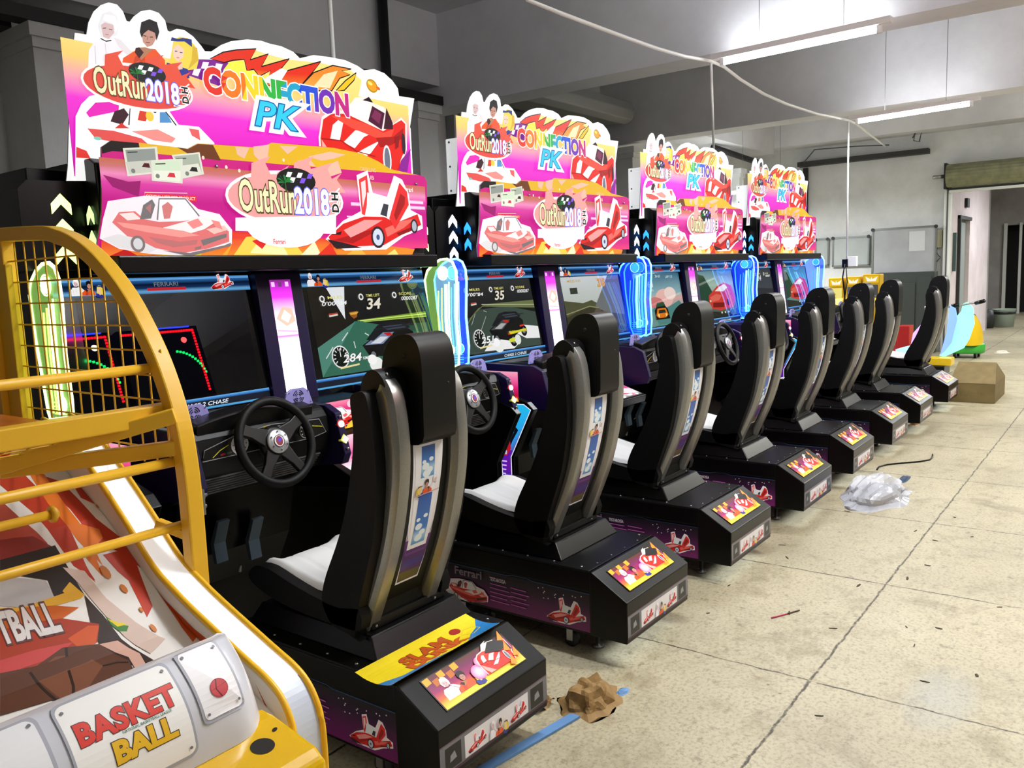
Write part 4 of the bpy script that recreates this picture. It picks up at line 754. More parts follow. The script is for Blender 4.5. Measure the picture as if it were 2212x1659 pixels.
    # silver rails up the back
    R_ = ease([(1.790, 1.222), (1.762, 1.215), (1.738, 1.19), (1.724, 1.15), (1.716, 1.09), (1.713, 1.02), (1.719, .94), (1.731, .87), (1.752, .78), (1.780, .69), (1.812, .61), (1.848, .53), (1.880, .46), (1.903, .405)], 2, False)
    for sx in (-1, 1):
        k = MB(); cs = [(-.036, -.006), (-.022, .014), (.022, .014), (.034, -.004), (.034, -.06), (-.036, -.06)]
        n = len(cs); V_ = []
        for i, (y, z) in enumerate(R_):
            p = R_[max(0, i-1)]; q = R_[min(len(R_)-1, i+1)]; t = Vector((q[0]-p[0], q[1]-p[1])).normalized(); nn = Vector((t.y, -t.x))
            if nn.x > 0: nn = -nn
            w = .6+.4*min(1, i/4.0)
            V_ += [(SS+sx*(.131+u*w), y+nn.x*v, z+nn.y*v) for u, v in cs]
        f = [(i*n+j, i*n+(j+1) % n, (i+1)*n+(j+1) % n, (i+1)*n+j) for i in range(len(R_)-1) for j in range(n)]+[tuple(range(n)), tuple((len(R_)-1)*n+j for j in range(n))]
        k.add(V_, f, SILVER, True); k.build('side_rail', c, .004, 2, sharp=25)
    # black back panel between the rails, and its printed strip
    Bp = [(y+.016, z) for y, z in R_[4:]]
    k = MB(); k.prism(Bp+[(y+.03, z) for y, z in Bp[::-1]], SS-.092, SS+.092, SATIN, 'x'); bk = k.build('back_panel', c, .002)
    yb = lambda z: float(np.interp(z, [p[1] for p in Bp][::-1], [p[0] for p in Bp][::-1]))
    A = Art((0, 0, 0), (1, 0, 0), (0, 0, 1), (0, -1, 0)); T = lambda z: .066 if z > .70 else .066-(.70-z)*.10
    def rect(z0, z1, w0, w1, cl): A.poly([(SS-w0, z0), (SS+w0, z0), (SS+w1, z1), (SS-w1, z1)], cl)
    rect(.545, 1.04, .052, .068, 'ececf2'); rect(.552, .70, .047, .060, '4a1466'); rect(.555, .585, .044, .047, '5a5020'); rect(.60, .625, .046, .048, '3a2080')
    A.poly([(SS-.060, .76), (SS-.05, .66), (SS-.046, .645), (SS+.046, .645), (SS+.05, .66), (SS+.060, .76), (SS+.045, .665), (SS+.042, .655), (SS-.042, .655), (SS-.045, .665)], '6a3080')
    rect(.665, 1.03, .044, .060, 'f0f0f6')
    for z0, z1 in ((.90, 1.0), (.68, .845)):
        A.bands(SS-.030, SS+.030, [(z0, '4090d0'), (z0+.03, 'a8d0ec'), (z0+.05, '3878c8'), (z1, '1c50a8')])
        for q in ((-.012, .35, .016), (.01, .22, .014), (.015, .55, .010), (-.02, .5, .009), (-.005, .12, .018)): A.ell(SS+q[0]*.9, z0+(z1-z0)*q[1], q[2], q[2]*.7, 'e8f4fc', 12)
    g = lambda *p: [(SS+.055-(p[i]-436)*.00019, .848+(350-p[i+1])*.00018) for i in range(0, len(p), 2)]; trio(A, g, .3); A.stroke([(SS-.055, .845), (SS+.055, .852)], .003, 'c8a0a8')
    A.build('back_label', PRINT, bk, fn=lambda u, v, w: Vector((u, yb(v)-w-.0006, v)), cuts=[.55+.03*i for i in range(17)])
    # hood over the headrest and its two ears
    H = [(1.840, 1.19), (1.836, 1.24), (1.822, 1.29), (1.797, 1.323), (1.765, 1.340), (1.725, 1.344), (1.698, 1.334), (1.680, 1.305), (1.672, 1.26), (1.671, 1.2), (1.674, 1.1), (1.683, 1.025), (1.75, 1.02), (1.79, 1.1)]
    k = MB(); H = ease(H, 3); k.prism(H, SS-.074, SS+.074, SATIN, 'x'); hd = k.build('headrest_hood', c, .016, 4, sharp=50, wn=True)
    k = MB()
    for sx in (-1, 1): k.lathe((SS+sx*.073, 1.74, 1.28), (sx, 0, 0), [(.009, 0), (.007, .003), (0, .002)], mat('rubber_plug', '050505', .6), 12)
    k.lathe((SS+.04, 1.6715, 1.19), (0, -1, 0), [(.006, 0), (0, .002)], mat('rubber_plug'), 8); k.build('hood_plugs', hd)
    for sx in (-1, 1):
        k = MB(); k.prism(ease([(1.835, 1.13), (1.84, 1.19), (1.826, 1.225), (1.795, 1.246), (1.762, 1.238), (1.74, 1.205), (1.742, 1.12)], 3), SS+sx*.076, SS+sx*.160, SATIN, 'x'); e = k.build('shoulder_cap', c, .010, 3, sharp=50, wn=True)
        k = MB(); k.lathe((SS+sx*.135, 1.752, 1.232), (0, -.8, .5), [(.006, 0), (.004, .003), (0, .004)], STEEL, 8); k.build('screw', e)
    for sx in (-1, 1):
        k = MB(); k.lathe((SS+sx*.135, 1.862, .44), (0, -1, -.3), [(.006, 0), (.004, .003), (0, .004)], STEEL, 8); k.build('rail_screw', c)
    return c
FOOTLIT = art_mat('foot_picture_lit', .75, .3, .3, .6)
# ---------------------------------------------------------------- the basketball machine
def make_basketball():
    c = empty('basketball_machine', (.68, 2.2, 0), 'yellow and white basketball arcade machine with a mesh side cage', 'arcade machine')
    XR = 1.238; XL = .16; KS = 1.238/1.2
    for X, nm in ((XR, 1), (XL, -1)):
        co = [(2.92, 1.712), (2.60, 1.70), (2.50, 1.684), (2.42, 1.662), (2.33, 1.622), (2.25, 1.57), (2.17, 1.502), (2.11, 1.433), (2.048, 1.345), (2.005, 1.26), (1.975, 1.175), (1.960, 1.09), (1.953, .98), (1.955, .76), (1.96, .60)]; co = [(y*KS, 1.5+(z-1.5)*KS) for y, z in co]; fine = ease(co, 4, False)
        k = MB(); k.tube([(X, y+.02, z-.02) for y, z in fine], 0, YEL, sq=[(-.022, -.024), (.022, -.024), (.022, .024), (-.022, .024)], upv=(1, 0, 0)); k.build('cage_hoop', c, .005)
        k = MB(); k.box(X-.022, X+.022, 2.87*KS, 2.915*KS, .60, 1.68, YEL); k.build('rear_post', c, .004)
        if nm > 0:
            k = MB()
            # upright and level wires of the mesh, cut where the hoop passes
            def ztop(y): return float(np.interp(y, [p[0] for p in co[:13]][::-1], [p[1] for p in co[:13]][::-1]))-.045
            y = 2.83*KS
            while y > 2.07: k.tube([(X, y, 1.02), (X, y, ztop(y+.03))], .0028, YEL, 5); y -= .067
            z = 1.61
            def ymin(z): return float(np.interp(z, [p[1] for p in co[:13]][::-1], [p[0] for p in co[:13]][::-1]))+.055
            while z > 1.0: k.tube([(X-.006, 2.97, z), (X-.006, ymin(z), z)], .0028, YEL, 5); z -= .068
            k.build('cage_mesh', c)
    k = MB(); k.box(XR-.03, XR-.008, 2.93, 3.02, .4, 1.60, mat('yellow_sheet', 'd8b41c', .4)); k.box(XR-.05, XR-.02, 3.02, 3.05, .4, 1.55, YEL); k.build('rear_panel', c, .003)
    # cross bars
    for (y, z, r) in ((2.08*KS, 1.5-.202*KS, .0135), (2.006*KS, 1.5-.445*KS, .0135), (2.0*KS, 1.5-.615*KS, .0125)):
        k = MB(); k.tube([(XL, y, z), (XR, y, z)], r, YEL, 14); k.build('cross_bar', c)
    k = MB(); k.tube([(XL, 2.14, .96), (.92, 2.14, .96)], .012, YEL, 12); k.lathe((.92, 2.14, .96), (1, 0, 0), [(.02, 0), (.022, .01), (.01, .02)], YEL, 12); k.build('short_bar', c)
    k = MB(); k.box(XL, XR, 2.09, 2.14, 1.142, 1.196, YEL); k.build('upper_beam', c, .004)
    # ball tray of wire under the beam
    k = MB(); k.tube([(XR-.02, 2.04, 1.17), (XR-.42, 2.32, 1.06)], 0, YEL, sq=[(-.018, -.02), (.018, -.02), (.018, .02), (-.018, .02)]); k.tube([(XR-.42, 2.32, 1.06), (XL, 2.32, 1.06)], 0, YEL, sq=[(-.018, -.02), (.018, -.02), (.018, .02), (-.018, .02)]); k.tube([(XR, 2.05, 1.08), (XR-.33, 2.36, 1.05)], 0, YEL, sq=[(-.016, -.02), (.016, -.02), (.016, .02), (-.016, .02)]); k.build('tray_frame', c, .003)
    k = MB()
    for i in range(16): x = XL+.03+i*.06; t = max(0, (x-(XR-.42))/.42); k.tube([(x, 2.16, 1.135), (x, max(2.17, 2.36-.2*t), 1.06+.07*t)], .0025, YEL, 5)
    for i in range(5): t = i/5; k.tube([(XL, 2.16+.2*t, 1.135-.075*t), (XR-.10-.3*t, 2.16+.2*t, 1.135-.075*t)], .0025, YEL, 5)
    k.build('tray_mesh', c)
    # side wall with glowing top between its two yellow edges
    top = [(2.62, 1.13), (2.50, 1.10), (2.368, 1.012), (2.286, .95), (2.185, .866), (2.074, .77), (1.98, .722), (1.892, .684), (1.702, .612), (1.62, .582), (1.572, .552), (1.540, .505), (1.526, .447), (1.525, .343), (1.525, .06)]
    fin = []
    for i in range(len(top)-2):              # ease the corners of the run
        p0, p1, p2, p3 = [Vector(top[min(max(i+q, 0), len(top)-2)]) for q in (-1, 0, 1, 2)]
        for s_ in range(4): t = s_/4; q = .5*((2*p1)+(p2-p0)*t+(2*p0-5*p1+4*p2-p3)*t*t+(3*p1-p0-3*p2+p3)*t**3); fin.append((q.x, q.y))
    top = fin+[top[-2], top[-1]]
    wall = top+[(2.62, .06)]
    k = MB(); k.prism([(y+.006, z-.006) for y, z in wall[:-1]]+[(2.62, .06)], 1.135, 1.215, mat('white_laminate', 'e9e7e2', .3), 'x'); sw = k.build('side_wall', c)
    k = MB(); GL = mat('glowing_strip', 'f4f6fa', .35, emit=.45); n = len(top)
    k.add([(x, y, z) for y, z in top for x in (1.142, 1.212)], [(2*i, 2*i+1, 2*i+3, 2*i+2) for i in range(38)], GL); k.add([(x, y, z) for y, z in top for x in (1.142, 1.212)], [(2*i, 2*i+1, 2*i+3, 2*i+2) for i in range(38, n-1)], mat('pale_blue_strip', 'c4cee0', .25)); k.build('light_strip', sw)
    for X in (1.137, 1.217):
        k = MB(); k.tube([(X, y-.001, z+.001) for y, z in top], .008, mat('yellow_edging', 'e8b422', .35), 8); k.build('yellow_edging', sw)
    A = artX(1.1345); A.poly([(-y, z-.012) for y, z in top]+[(-2.6, .06)], 'f2efe8')
    A.poly([(-1.62, .50), (-1.66, .56), (-1.575, .455)], 'c03020'); A.ell(-1.568, .40, .016, .026, 'f09018', 16)
    A.poly([(-2.1, .72), (-1.9, .64), (-1.7, .585), (-1.78, .58), (-1.95, .60), (-2.15, .70)], 'd05020'); A.build('wall_picture', PRINT, sw)
    k = MB(); k.prism(wall, XL-.08, XL-.0, mat('white_laminate'), 'x'); k.build('side_wall', c, .004)
    for z in (1.0,):
        k = MB(); k.tube([(XR, 2.03, .83), (1.19, 2.13, .87)], 0, YEL, sq=[(-.012, -.012), (.012, -.012), (.012, .012), (-.012, .012)]); k.build('hoop_brace', c, .002)
    k = MB(); k.lathe((XR+.024, 2.03, .94), (1, 0, 0), [(.010, 0), (.010, .012), (.006, .014), (.004, .022)], STEEL, 10); k.lathe((XR+.024, 2.03, .91), (1, 0, 0), [(.008, 0), (.008, .012), (.004, .018)], STEEL, 10); k.box(XR+.022, XR+.03, 2.015, 2.045, .89, .96, STEEL); k.build('hinge', c)
    # playfield ramp with its picture
    def zf(y): return float(np.interp(y, [1.50, 1.62, 1.75, 1.95, 2.10, 2.3, 2.6], [.47, .53, .585, .66, .755, .90, 1.06]))
    ys = [1.58+.04*i for i in range(26)]
    k = MB(); k.add([(x, y, zf(y)-.02) for y in ys for x in (XL, 1.134)]+[(x, y, .3) for y in ys for x in (XL, 1.134)], [(2*i, 2*i+1, 2*i+3, 2*i+2) for i in range(25)]+[(52+2*i, 52+2*i+1, 52+2*i+3, 52+2*i+2) for i in range(25)]+[(0, 1, 53, 52), (50, 51, 103, 102)]+[(2*i+q, 2*i+2+q, 52+2*i+2+q, 52+2*i+q) for i in range(25) for q in (0, 1)], mat('white_laminate')); pf = k.build('playfield', c)
    A = Art((0, 0, 0), (1, 0, 0), (0, 1, 0), (0, 0, 1)); R1, R2 = 'c03418', 'e87820'
    A.poly([(XL, 1.58), (1.13, 1.58), (1.13, 2.58), (XL, 2.58)], 'f0ece8')
    px = lambda *p: [(lambda P: (P[0], P[1]))(pfp(p[i], p[i+1])) for i in range(0, len(p), 2)]
    def pfp(x, y):                      # where a line of sight of the photograph meets the ramp
        x = x*740/1863; y = 1000+y*659/1659; d = ray(x, y); lo, hi = .5, 4.0
        for _ in range(40):
            t = (lo+hi)/2; P = CAM+d*(t/FPX)
            if P.z > zf(min(max(P.y, 1.5), 2.6))-.018: lo = t
            else: hi = t
        return (min(max(P.x, XL), 1.133), min(max(P.y, 1.58), 2.58))
    A.poly(px(0, 120, 0, 60, 60, 55, 200, 180, 330, 360, 520, 640, 400, 560, 300, 420, 180, 270), R1); A.poly(px(60, 50, 120, 50, 330, 260, 470, 560, 520, 650, 420, 560, 250, 300), R1)
    A.poly(px(140, 40, 330, 100, 430, 200, 520, 300, 720, 380, 790, 540, 830, 620, 800, 560, 640, 480, 500, 420, 380, 250), R1); A.poly(px(150, 45, 240, 60, 350, 220, 480, 400, 560, 560, 420, 420, 260, 220), R2)
    A.poly(px(380, 90, 560, 100, 470, 130, 560, 180, 520, 225, 440, 190), R1); A.poly(px(430, 330, 540, 360, 560, 410, 500, 470, 540, 560, 560, 620, 470, 520), R2)
    A.poly(px(640, 480, 740, 540, 830, 780, 800, 840, 700, 640, 640, 590, 560, 500), R1); A.poly(px(700, 400, 760, 440, 850, 600, 960, 700, 1000, 780, 860, 650), R1)
    A.poly(px(870, 660, 960, 720, 1180, 900, 1050, 975, 960, 850), R1); A.poly(px(930, 760, 1000, 800, 1140, 920, 1050, 975), 'c85018')
    A.poly(px(0, 200, 120, 310, 260, 440, 120, 490, 0, 530), 'b84838'); A.poly(px(0, 420, 180, 400, 290, 460, 0, 530), '8c2c28')
    A.poly(px(0, 530, 300, 450, 400, 620, 460, 720, 300, 740, 260, 640, 0, 600), '241c1c'); A.poly(px(0, 620, 250, 640, 300, 740, 120, 790, 0, 780), 'b8b4b4')
    A.poly(px(0, 790, 120, 790, 380, 700, 460, 720, 440, 740, 120, 830, 0, 850), 'e8b030'); A.poly(px(380, 650, 460, 720, 380, 740, 340, 700), 'e8b030')
    A.poly(px(340, 570, 460, 590, 580, 740, 740, 870, 900, 960, 820, 1040, 680, 950, 580, 840, 430, 660), 'd8c0b4'); A.poly(px(460, 720, 560, 830, 660, 960, 860, 1090, 820, 1100, 600, 1100, 500, 900), '2c1c18')
    A.poly(px(580, 840, 640, 880, 700, 890, 690, 920, 650, 920, 600, 880), '3c8038'); A.poly(px(580, 850, 640, 870, 700, 880, 640, 895), 'e8d030'); A.poly(px(540, 990, 640, 970, 760, 1040, 800, 1110, 740, 1130, 700, 1060), 'd4a898')
    A.poly(px(0, 900, 200, 860, 340, 850, 540, 880, 530, 980, 420, 1020, 300, 1100, 0, 1140), 'a83820'); A.poly(px(0, 860, 140, 790, 300, 780, 430, 790, 340, 850, 120, 880, 0, 920), 'c86020'); A.poly(px(370, 960, 480, 890, 540, 890, 520, 990, 420, 1005), 'd05828')
    A.poly(px(0, 1080, 200, 1020, 400, 980, 300, 1060, 100, 1130, 0, 1150), 'c84848')
    A.poly(px(0, 1150, 200, 1110, 340, 1010, 540, 990, 700, 1080, 740, 1150, 400, 1260, 0, 1380), '5a3424'); A.poly(px(180, 1160, 300, 1060, 460, 1040, 560, 1110, 480, 1230, 330, 1290), '7a4a34'); A.stroke(px(360, 1010, 370, 1120, 400, 1220, 400, 1260), .006, '241410'); A.stroke(px(160, 1140, 240, 1240, 310, 1300), .006, '241410'); A.stroke(px(560, 1110, 640, 1090, 700, 1090), .005, '241410')
    a, b = px(10, 990, 360, 910); A.text('TBALL', a[0]+.0, a[1], .075, 'e4dede', w=math.hypot(b[0]-a[0], b[1]-a[1])*.95, out='604040', outw=.05, bold=.04, rot=math.atan2(b[1]-a[1], b[0]-a[0]))
    for q in ((575, 600, .010), (675, 690, .007), (835, 905, .006), (560, 235, .004), (770, 805, .004)): A.ell(*px(q[0], q[1])[0], q[2], q[2]*2, 'd07830', 10)
    A.build('playfield_picture', art_mat('glossy_print', 0, .42, .0), pf, fn=lambda u, v, w: Vector((u, v, zf(v)-.0185+w)), cuts=ys[1:-1])
    # moulded white title board across the front
    def board(u, v):
        X0, X1 = XL, 1.045; x = X0+(X1-X0)*u; e = min(1, max(0, (x-(X1-.11))/.11)); t = v*math.pi
        sh = 1-.10*e**2.5
        y = 1.47+.14*v+(-.04*math.sin(t))*(1-.5*e**3)+.05*e**3; z = .555+(.215*v)*sh+.03*math.sin(t)*.5; z -= .03*max(0, v-.85)/.15
        return (x, y, z)
    k = MB(); k.grid(board, 60, 24, WHITE_P)
    ed = [board(1, j/24) for j in range(25)]; k.add(ed+[(p[0]+.002, p[1]+.05, p[2]-.02) for p in ed], [(i, i+1, 26+i, 25+i) for i in range(24)], WHITE_P, True); te = [board(i/60, 1) for i in range(61)]; k.add(te+[(p[0], p[1]+.05, p[2]-.03) for p in te], [(i, i+1, 62+i, 61+i) for i in range(60)], WHITE_P, True)
    bd = k.build('title_board', c)
    def bo(x, v, w):
        p = Vector(board((x-XL)/(1.045-XL), v)); q = Vector(board((x-XL)/(1.045-XL), v+.02)); d = (q-p).normalized(); n = Vector((0, -d.z, d.y)); return p+n*(w+.0024)
    A = Art((0, 0, 0), (1, 0, 0), (0, 0, 1), (0, -1, 0))
    def rr(x0, x1, v0, v1, r, cl):
        rx = r; rv = r/.30; P = []
        for (cx_, cv, a0) in ((x1-rx, v1-rv, 0), (x0+rx, v1-rv, 90), (x0+rx, v0+rv, 180), (x1-rx, v0+rv, 270)):
            for j in range(5): t = math.radians(a0+j*22.5); P.append((cx_+math.cos(t)*rx, cv+math.sin(t)*rv))
        A.poly(P, cl)
    rr(.634, .864, .10, .86, .018, 'a4a6b2'); rr(.639, .859, .12, .84, .016, 'f6f4f2'); rr(.884, .985, .27, .88, .014, 'a0a2ae'); rr(.890, .979, .295, .855, .012, 'f2f0f4'); rr(.49, .61, .13, .86, .018, 'a8a8b4'); rr(.497, .603, .155, .84, .015, 'ececf0')
    A.text('BASKET', .655, .53, .15, 'd83020', w=.195, out='3a1410', outw=.025, bold=.045, space=1.06); A.text('BALL', .705, .31, .15, 'eab820', w=.125, out='3a2410', outw=.03, bold=.05)
    A.text('NATIONAL BASKETBALL LEAGUE', .73, .49, .02, '207058', w=.10)
    
    for q in (.937,): A.ell(q, .50, .020, .075, 'b03038', 20); A.ell(q, .50, .018, .066, 'c84048', 20); A.stroke([(q-.018, .50), (q+.018, .52)], .002, '501018'); A.stroke([(q, .57), (q-.007, .50), (q, .43)], .002, '501018')
    A.ell(.55, .45, .022, .08, 'b04040', 20)
    for q in ((.650, .79), (.848, .79), (.650, .17), (.848, .17), (.898, .82), (.971, .81), (.898, .34), (.971, .35), (.508, .80), (.594, .80)): A.ell(q[0], q[1], .0035, .012, '707078', 8)
    A.build('title_lettering', art_mat('glossy_print'), bd, fn=lambda u, v, w: bo(u, v, w), cuts=[.1+.05*i for i in range(17)])
    # yellow control shelf in front of the board
    YG = mat('yellow_gloss', 'dcae14', .15, coat=.6)
    k = MB(); k.prism([(1.55, .562), (1.50, .560), (1.36, .53), (1.335, .51), (1.325, .47), (1.325, .05), (1.6, .05)], XL, 1.07, YG, 'x'); sf = k.build('control_shelf', c, .012, 3)
    V = Vector((0, .14, .030)).normalized(); N = Vector((0, -V.z, V.y)); 
    for q in ((.985, .075, .026, .024, 22, 0), (1.035, .10, .008, .005, 10, .4), (.84, .045, .02, .012, 14, 0)):
        A = Art(Vector((0, 1.36, .53))+N*.001, (1, 0, 0), V, N); A.ell(q[0], q[1], q[2], q[3], '0c0a06', q[4], q[5]); A.build('shelf_opening', PRINT, sf)
    k = MB(); k.box(XL, 1.13, 1.6, 2.6, .05, .30, mat('yellow_sheet')); k.build('base_box', c)
    # rear cabinet of the machine
    k = MB(); k.box(XL-.08, 1.16, 2.62, 3.0, .05, 1.12, mat('orange_sheet', 'b8601c', .4)); k.build('rear_cabinet', c, .004)
    A = artY(2.6185); A.poly([(XL, .9), (1.13, .9), (1.13, 1.11), (XL, 1.11)], 'f0c8a0')
    for i in range(9): A.poly([(.2+i*.1, 1.11), (.27+i*.1, 1.11), (.36+i*.1-.2, .9), (.3+i*.1-.18, .9)], ('c83018', 'f08828')[i % 2])
    A.build('rear_picture', PRINT, [q for q in kids(c) if q.name.startswith('rear_cabinet')][0])
    return c
# ---------------------------------------------------------------- the hall
def wall_mat(name, col, dirt, sc=1.2):
    M = bpy.data.materials.new(name); M.use_nodes = True; nt = M.node_tree; b = nt.nodes['Principled BSDF']; b.inputs['Roughness'].default_value = .8
    tc = nt.nodes.new('ShaderNodeTexCoord'); n = nt.nodes.new('ShaderNodeTexNoise'); n.inputs['Scale'].default_value = sc; n.inputs['Detail'].default_value = 8; n.inputs['Roughness'].default_value = .65
    nt.links.new(tc.outputs['Object'], n.inputs['Vector']); r = nt.nodes.new('ShaderNodeValToRGB'); r.color_ramp.elements[0].position = .35; r.color_ramp.elements[1].position = .62
    r.color_ramp.elements[0].color = (*lin(dirt), 1); r.color_ramp.elements[1].color = (*lin(col), 1); nt.links.new(n.outputs['Fac'], r.inputs['Fac']); nt.links.new(r.outputs['Color'], b.inputs['Base Color'])
    n2 = nt.nodes.new('ShaderNodeTexNoise'); n2.inputs['Scale'].default_value = 25; nt.links.new(tc.outputs['Object'], n2.inputs['Vector']); bp = nt.nodes.new('ShaderNodeBump'); bp.inputs['Strength'].default_value = .15; bp.inputs['Distance'].default_value = .01
    nt.links.new(n2.outputs['Fac'], bp.inputs['Height']); nt.links.new(bp.outputs['Normal'], b.inputs['Normal']); return M
def floor_mat():
    M = bpy.data.materials.new('concrete_floor'); M.use_nodes = True; nt = M.node_tree; b = nt.nodes['Principled BSDF']; N = nt.nodes.new; K = nt.links.new
    def noise(sc, det=6, rough=.6, dist=0, vec=None):
        n = N('ShaderNodeTexNoise'); n.inputs['Scale'].default_value = sc; n.inputs['Detail'].default_value = det; n.inputs['Roughness'].default_value = rough; n.inputs['Distortion'].default_value = dist; K(vec or tc.outputs['Object'], n.inputs['Vector']); return n.outputs['Fac']
    def ma(op, a, b_=None, cl=False):
        m_ = N('ShaderNodeMath'); m_.operation = op; m_.use_clamp = cl
        for i, v in enumerate((a, b_)):
            if v is None: continue
            if isinstance(v, (int, float)): m_.inputs[i].default_value = v
            else: K(v, m_.inputs[i])
        return m_.outputs[0]
    def mix(f, a, b_):
        x = N('ShaderNodeMix'); x.data_type = 'RGBA'
        if isinstance(f, float): x.inputs[0].default_value = f
        else: K(f, x.inputs[0])
        for i, v in ((6, a), (7, b_)):
            if isinstance(v, str): x.inputs[i].default_value = (*lin(v), 1)
            else: K(v, x.inputs[i])
        return x.outputs[2]
    def ramp(v, a, c):
        r = N('ShaderNodeMapRange'); K(v, r.inputs[0]); r.inputs[1].default_value = a; r.inputs[2].default_value = c; return r.outputs[0]
    tc = N('ShaderNodeTexCoord'); sp = N('ShaderNodeSeparateXYZ'); K(tc.outputs['Object'], sp.inputs[0])
    col = mix(ramp(noise(.9, 8), .3, .7), '968d76', 'b2a98e'); col = mix(ramp(noise(4.5, 8, .7), .52, .75), col, '82785c')
    col = mix(ma('MULTIPLY', ramp(noise(70, 3, .7), .48, .70), .6), col, '5e5640'); col = mix(ma('MULTIPLY', ramp(noise(17, 6, .75), .56, .68), .65), col, '5a523c'); col = mix(ma('MULTIPLY', ramp(noise(2.2, 8, .75, .6), .56, .70), .55), col, '6a6048')
    # fine dark specks and scuffs
    v = N('ShaderNodeTexVoronoi'); v.inputs['Scale'].default_value = 7.5; K(tc.outputs['Object'], v.inputs['Vector']); sk = ma('MULTIPLY', ma('SUBTRACT', 1.0, ramp(v.outputs['Distance'], .02, .06)), ma('GREATER_THAN', noise(3.1), .56)); col = mix(ma('MULTIPLY', sk, .7), col, '30281c')
    mp = N('ShaderNodeMapping'); mp.inputs['Scale'].default_value = (1.2, 5, 1); mp.inputs['Rotation'].default_value = (0, 0, .6); K(tc.outputs['Object'], mp.inputs[0]); sc_ = ramp(noise(2.5, 8, .8, 1.5, mp.outputs[0]), .66, .72); col = mix(ma('MULTIPLY', sc_, .5), col, '4c4430')
    # blue chalk smudge
    def blob(x, y, rx, ry, s): 
        d = ma('ADD', ma('POWER', ma('DIVIDE', ma('SUBTRACT', sp.outputs[0], x), rx), 2), ma('POWER', ma('DIVIDE', ma('SUBTRACT', sp.outputs[1], y), ry), 2)); return ma('MULTIPLY', ma('MULTIPLY', ma('SUBTRACT', 1.0, d, True), noise(9, 5)), s)
    col = mix(blob(3.05, .50, .30, .13, .75), col, '8c959a'); 
    # joints every 1.12 m, slightly wandering
    w1 = ma('MULTIPLY', ma('SUBTRACT', noise(9, 6, .75), .5), .035)
    def joint(s, off):
        t = ma('ADD', ma('SUBTRACT', s, off), w1); t = ma('DIVIDE', t, 1.12); f = ma('SUBTRACT', t, ma('FLOOR', ma('ADD', t, .5))); return ma('SUBTRACT', 1.0, ramp(ma('ABSOLUTE', f), .0022, .0055))
    j = ma('MAXIMUM', joint(sp.outputs[0], 2.935), joint(sp.outputs[1], .91)); j = ma('MULTIPLY', j, ramp(noise(11, 6, .8), .34, .52), True); col = mix(j, col, '2c2418')
    K(col, b.inputs['Base Color']); K(ma('ADD', ma('MULTIPLY', noise(6, 5), .25), .33), b.inputs['Roughness'])
    h = ma('SUBTRACT', ma('MULTIPLY', noise(40, 4), .3), j); bp = N('ShaderNodeBump'); bp.inputs['Strength'].default_value = .35; bp.inputs['Distance'].default_value = .004; K(h, bp.inputs['Height']); K(bp.outputs[0], b.inputs['Normal']); return M
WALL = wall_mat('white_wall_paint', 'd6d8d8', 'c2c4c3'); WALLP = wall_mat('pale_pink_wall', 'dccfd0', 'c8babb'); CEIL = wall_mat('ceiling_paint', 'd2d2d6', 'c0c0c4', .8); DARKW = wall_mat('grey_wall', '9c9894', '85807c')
def sbox(name, *a, m=WALL): return struct(MB().box(*a, m).build(name))
CZ = 3.95
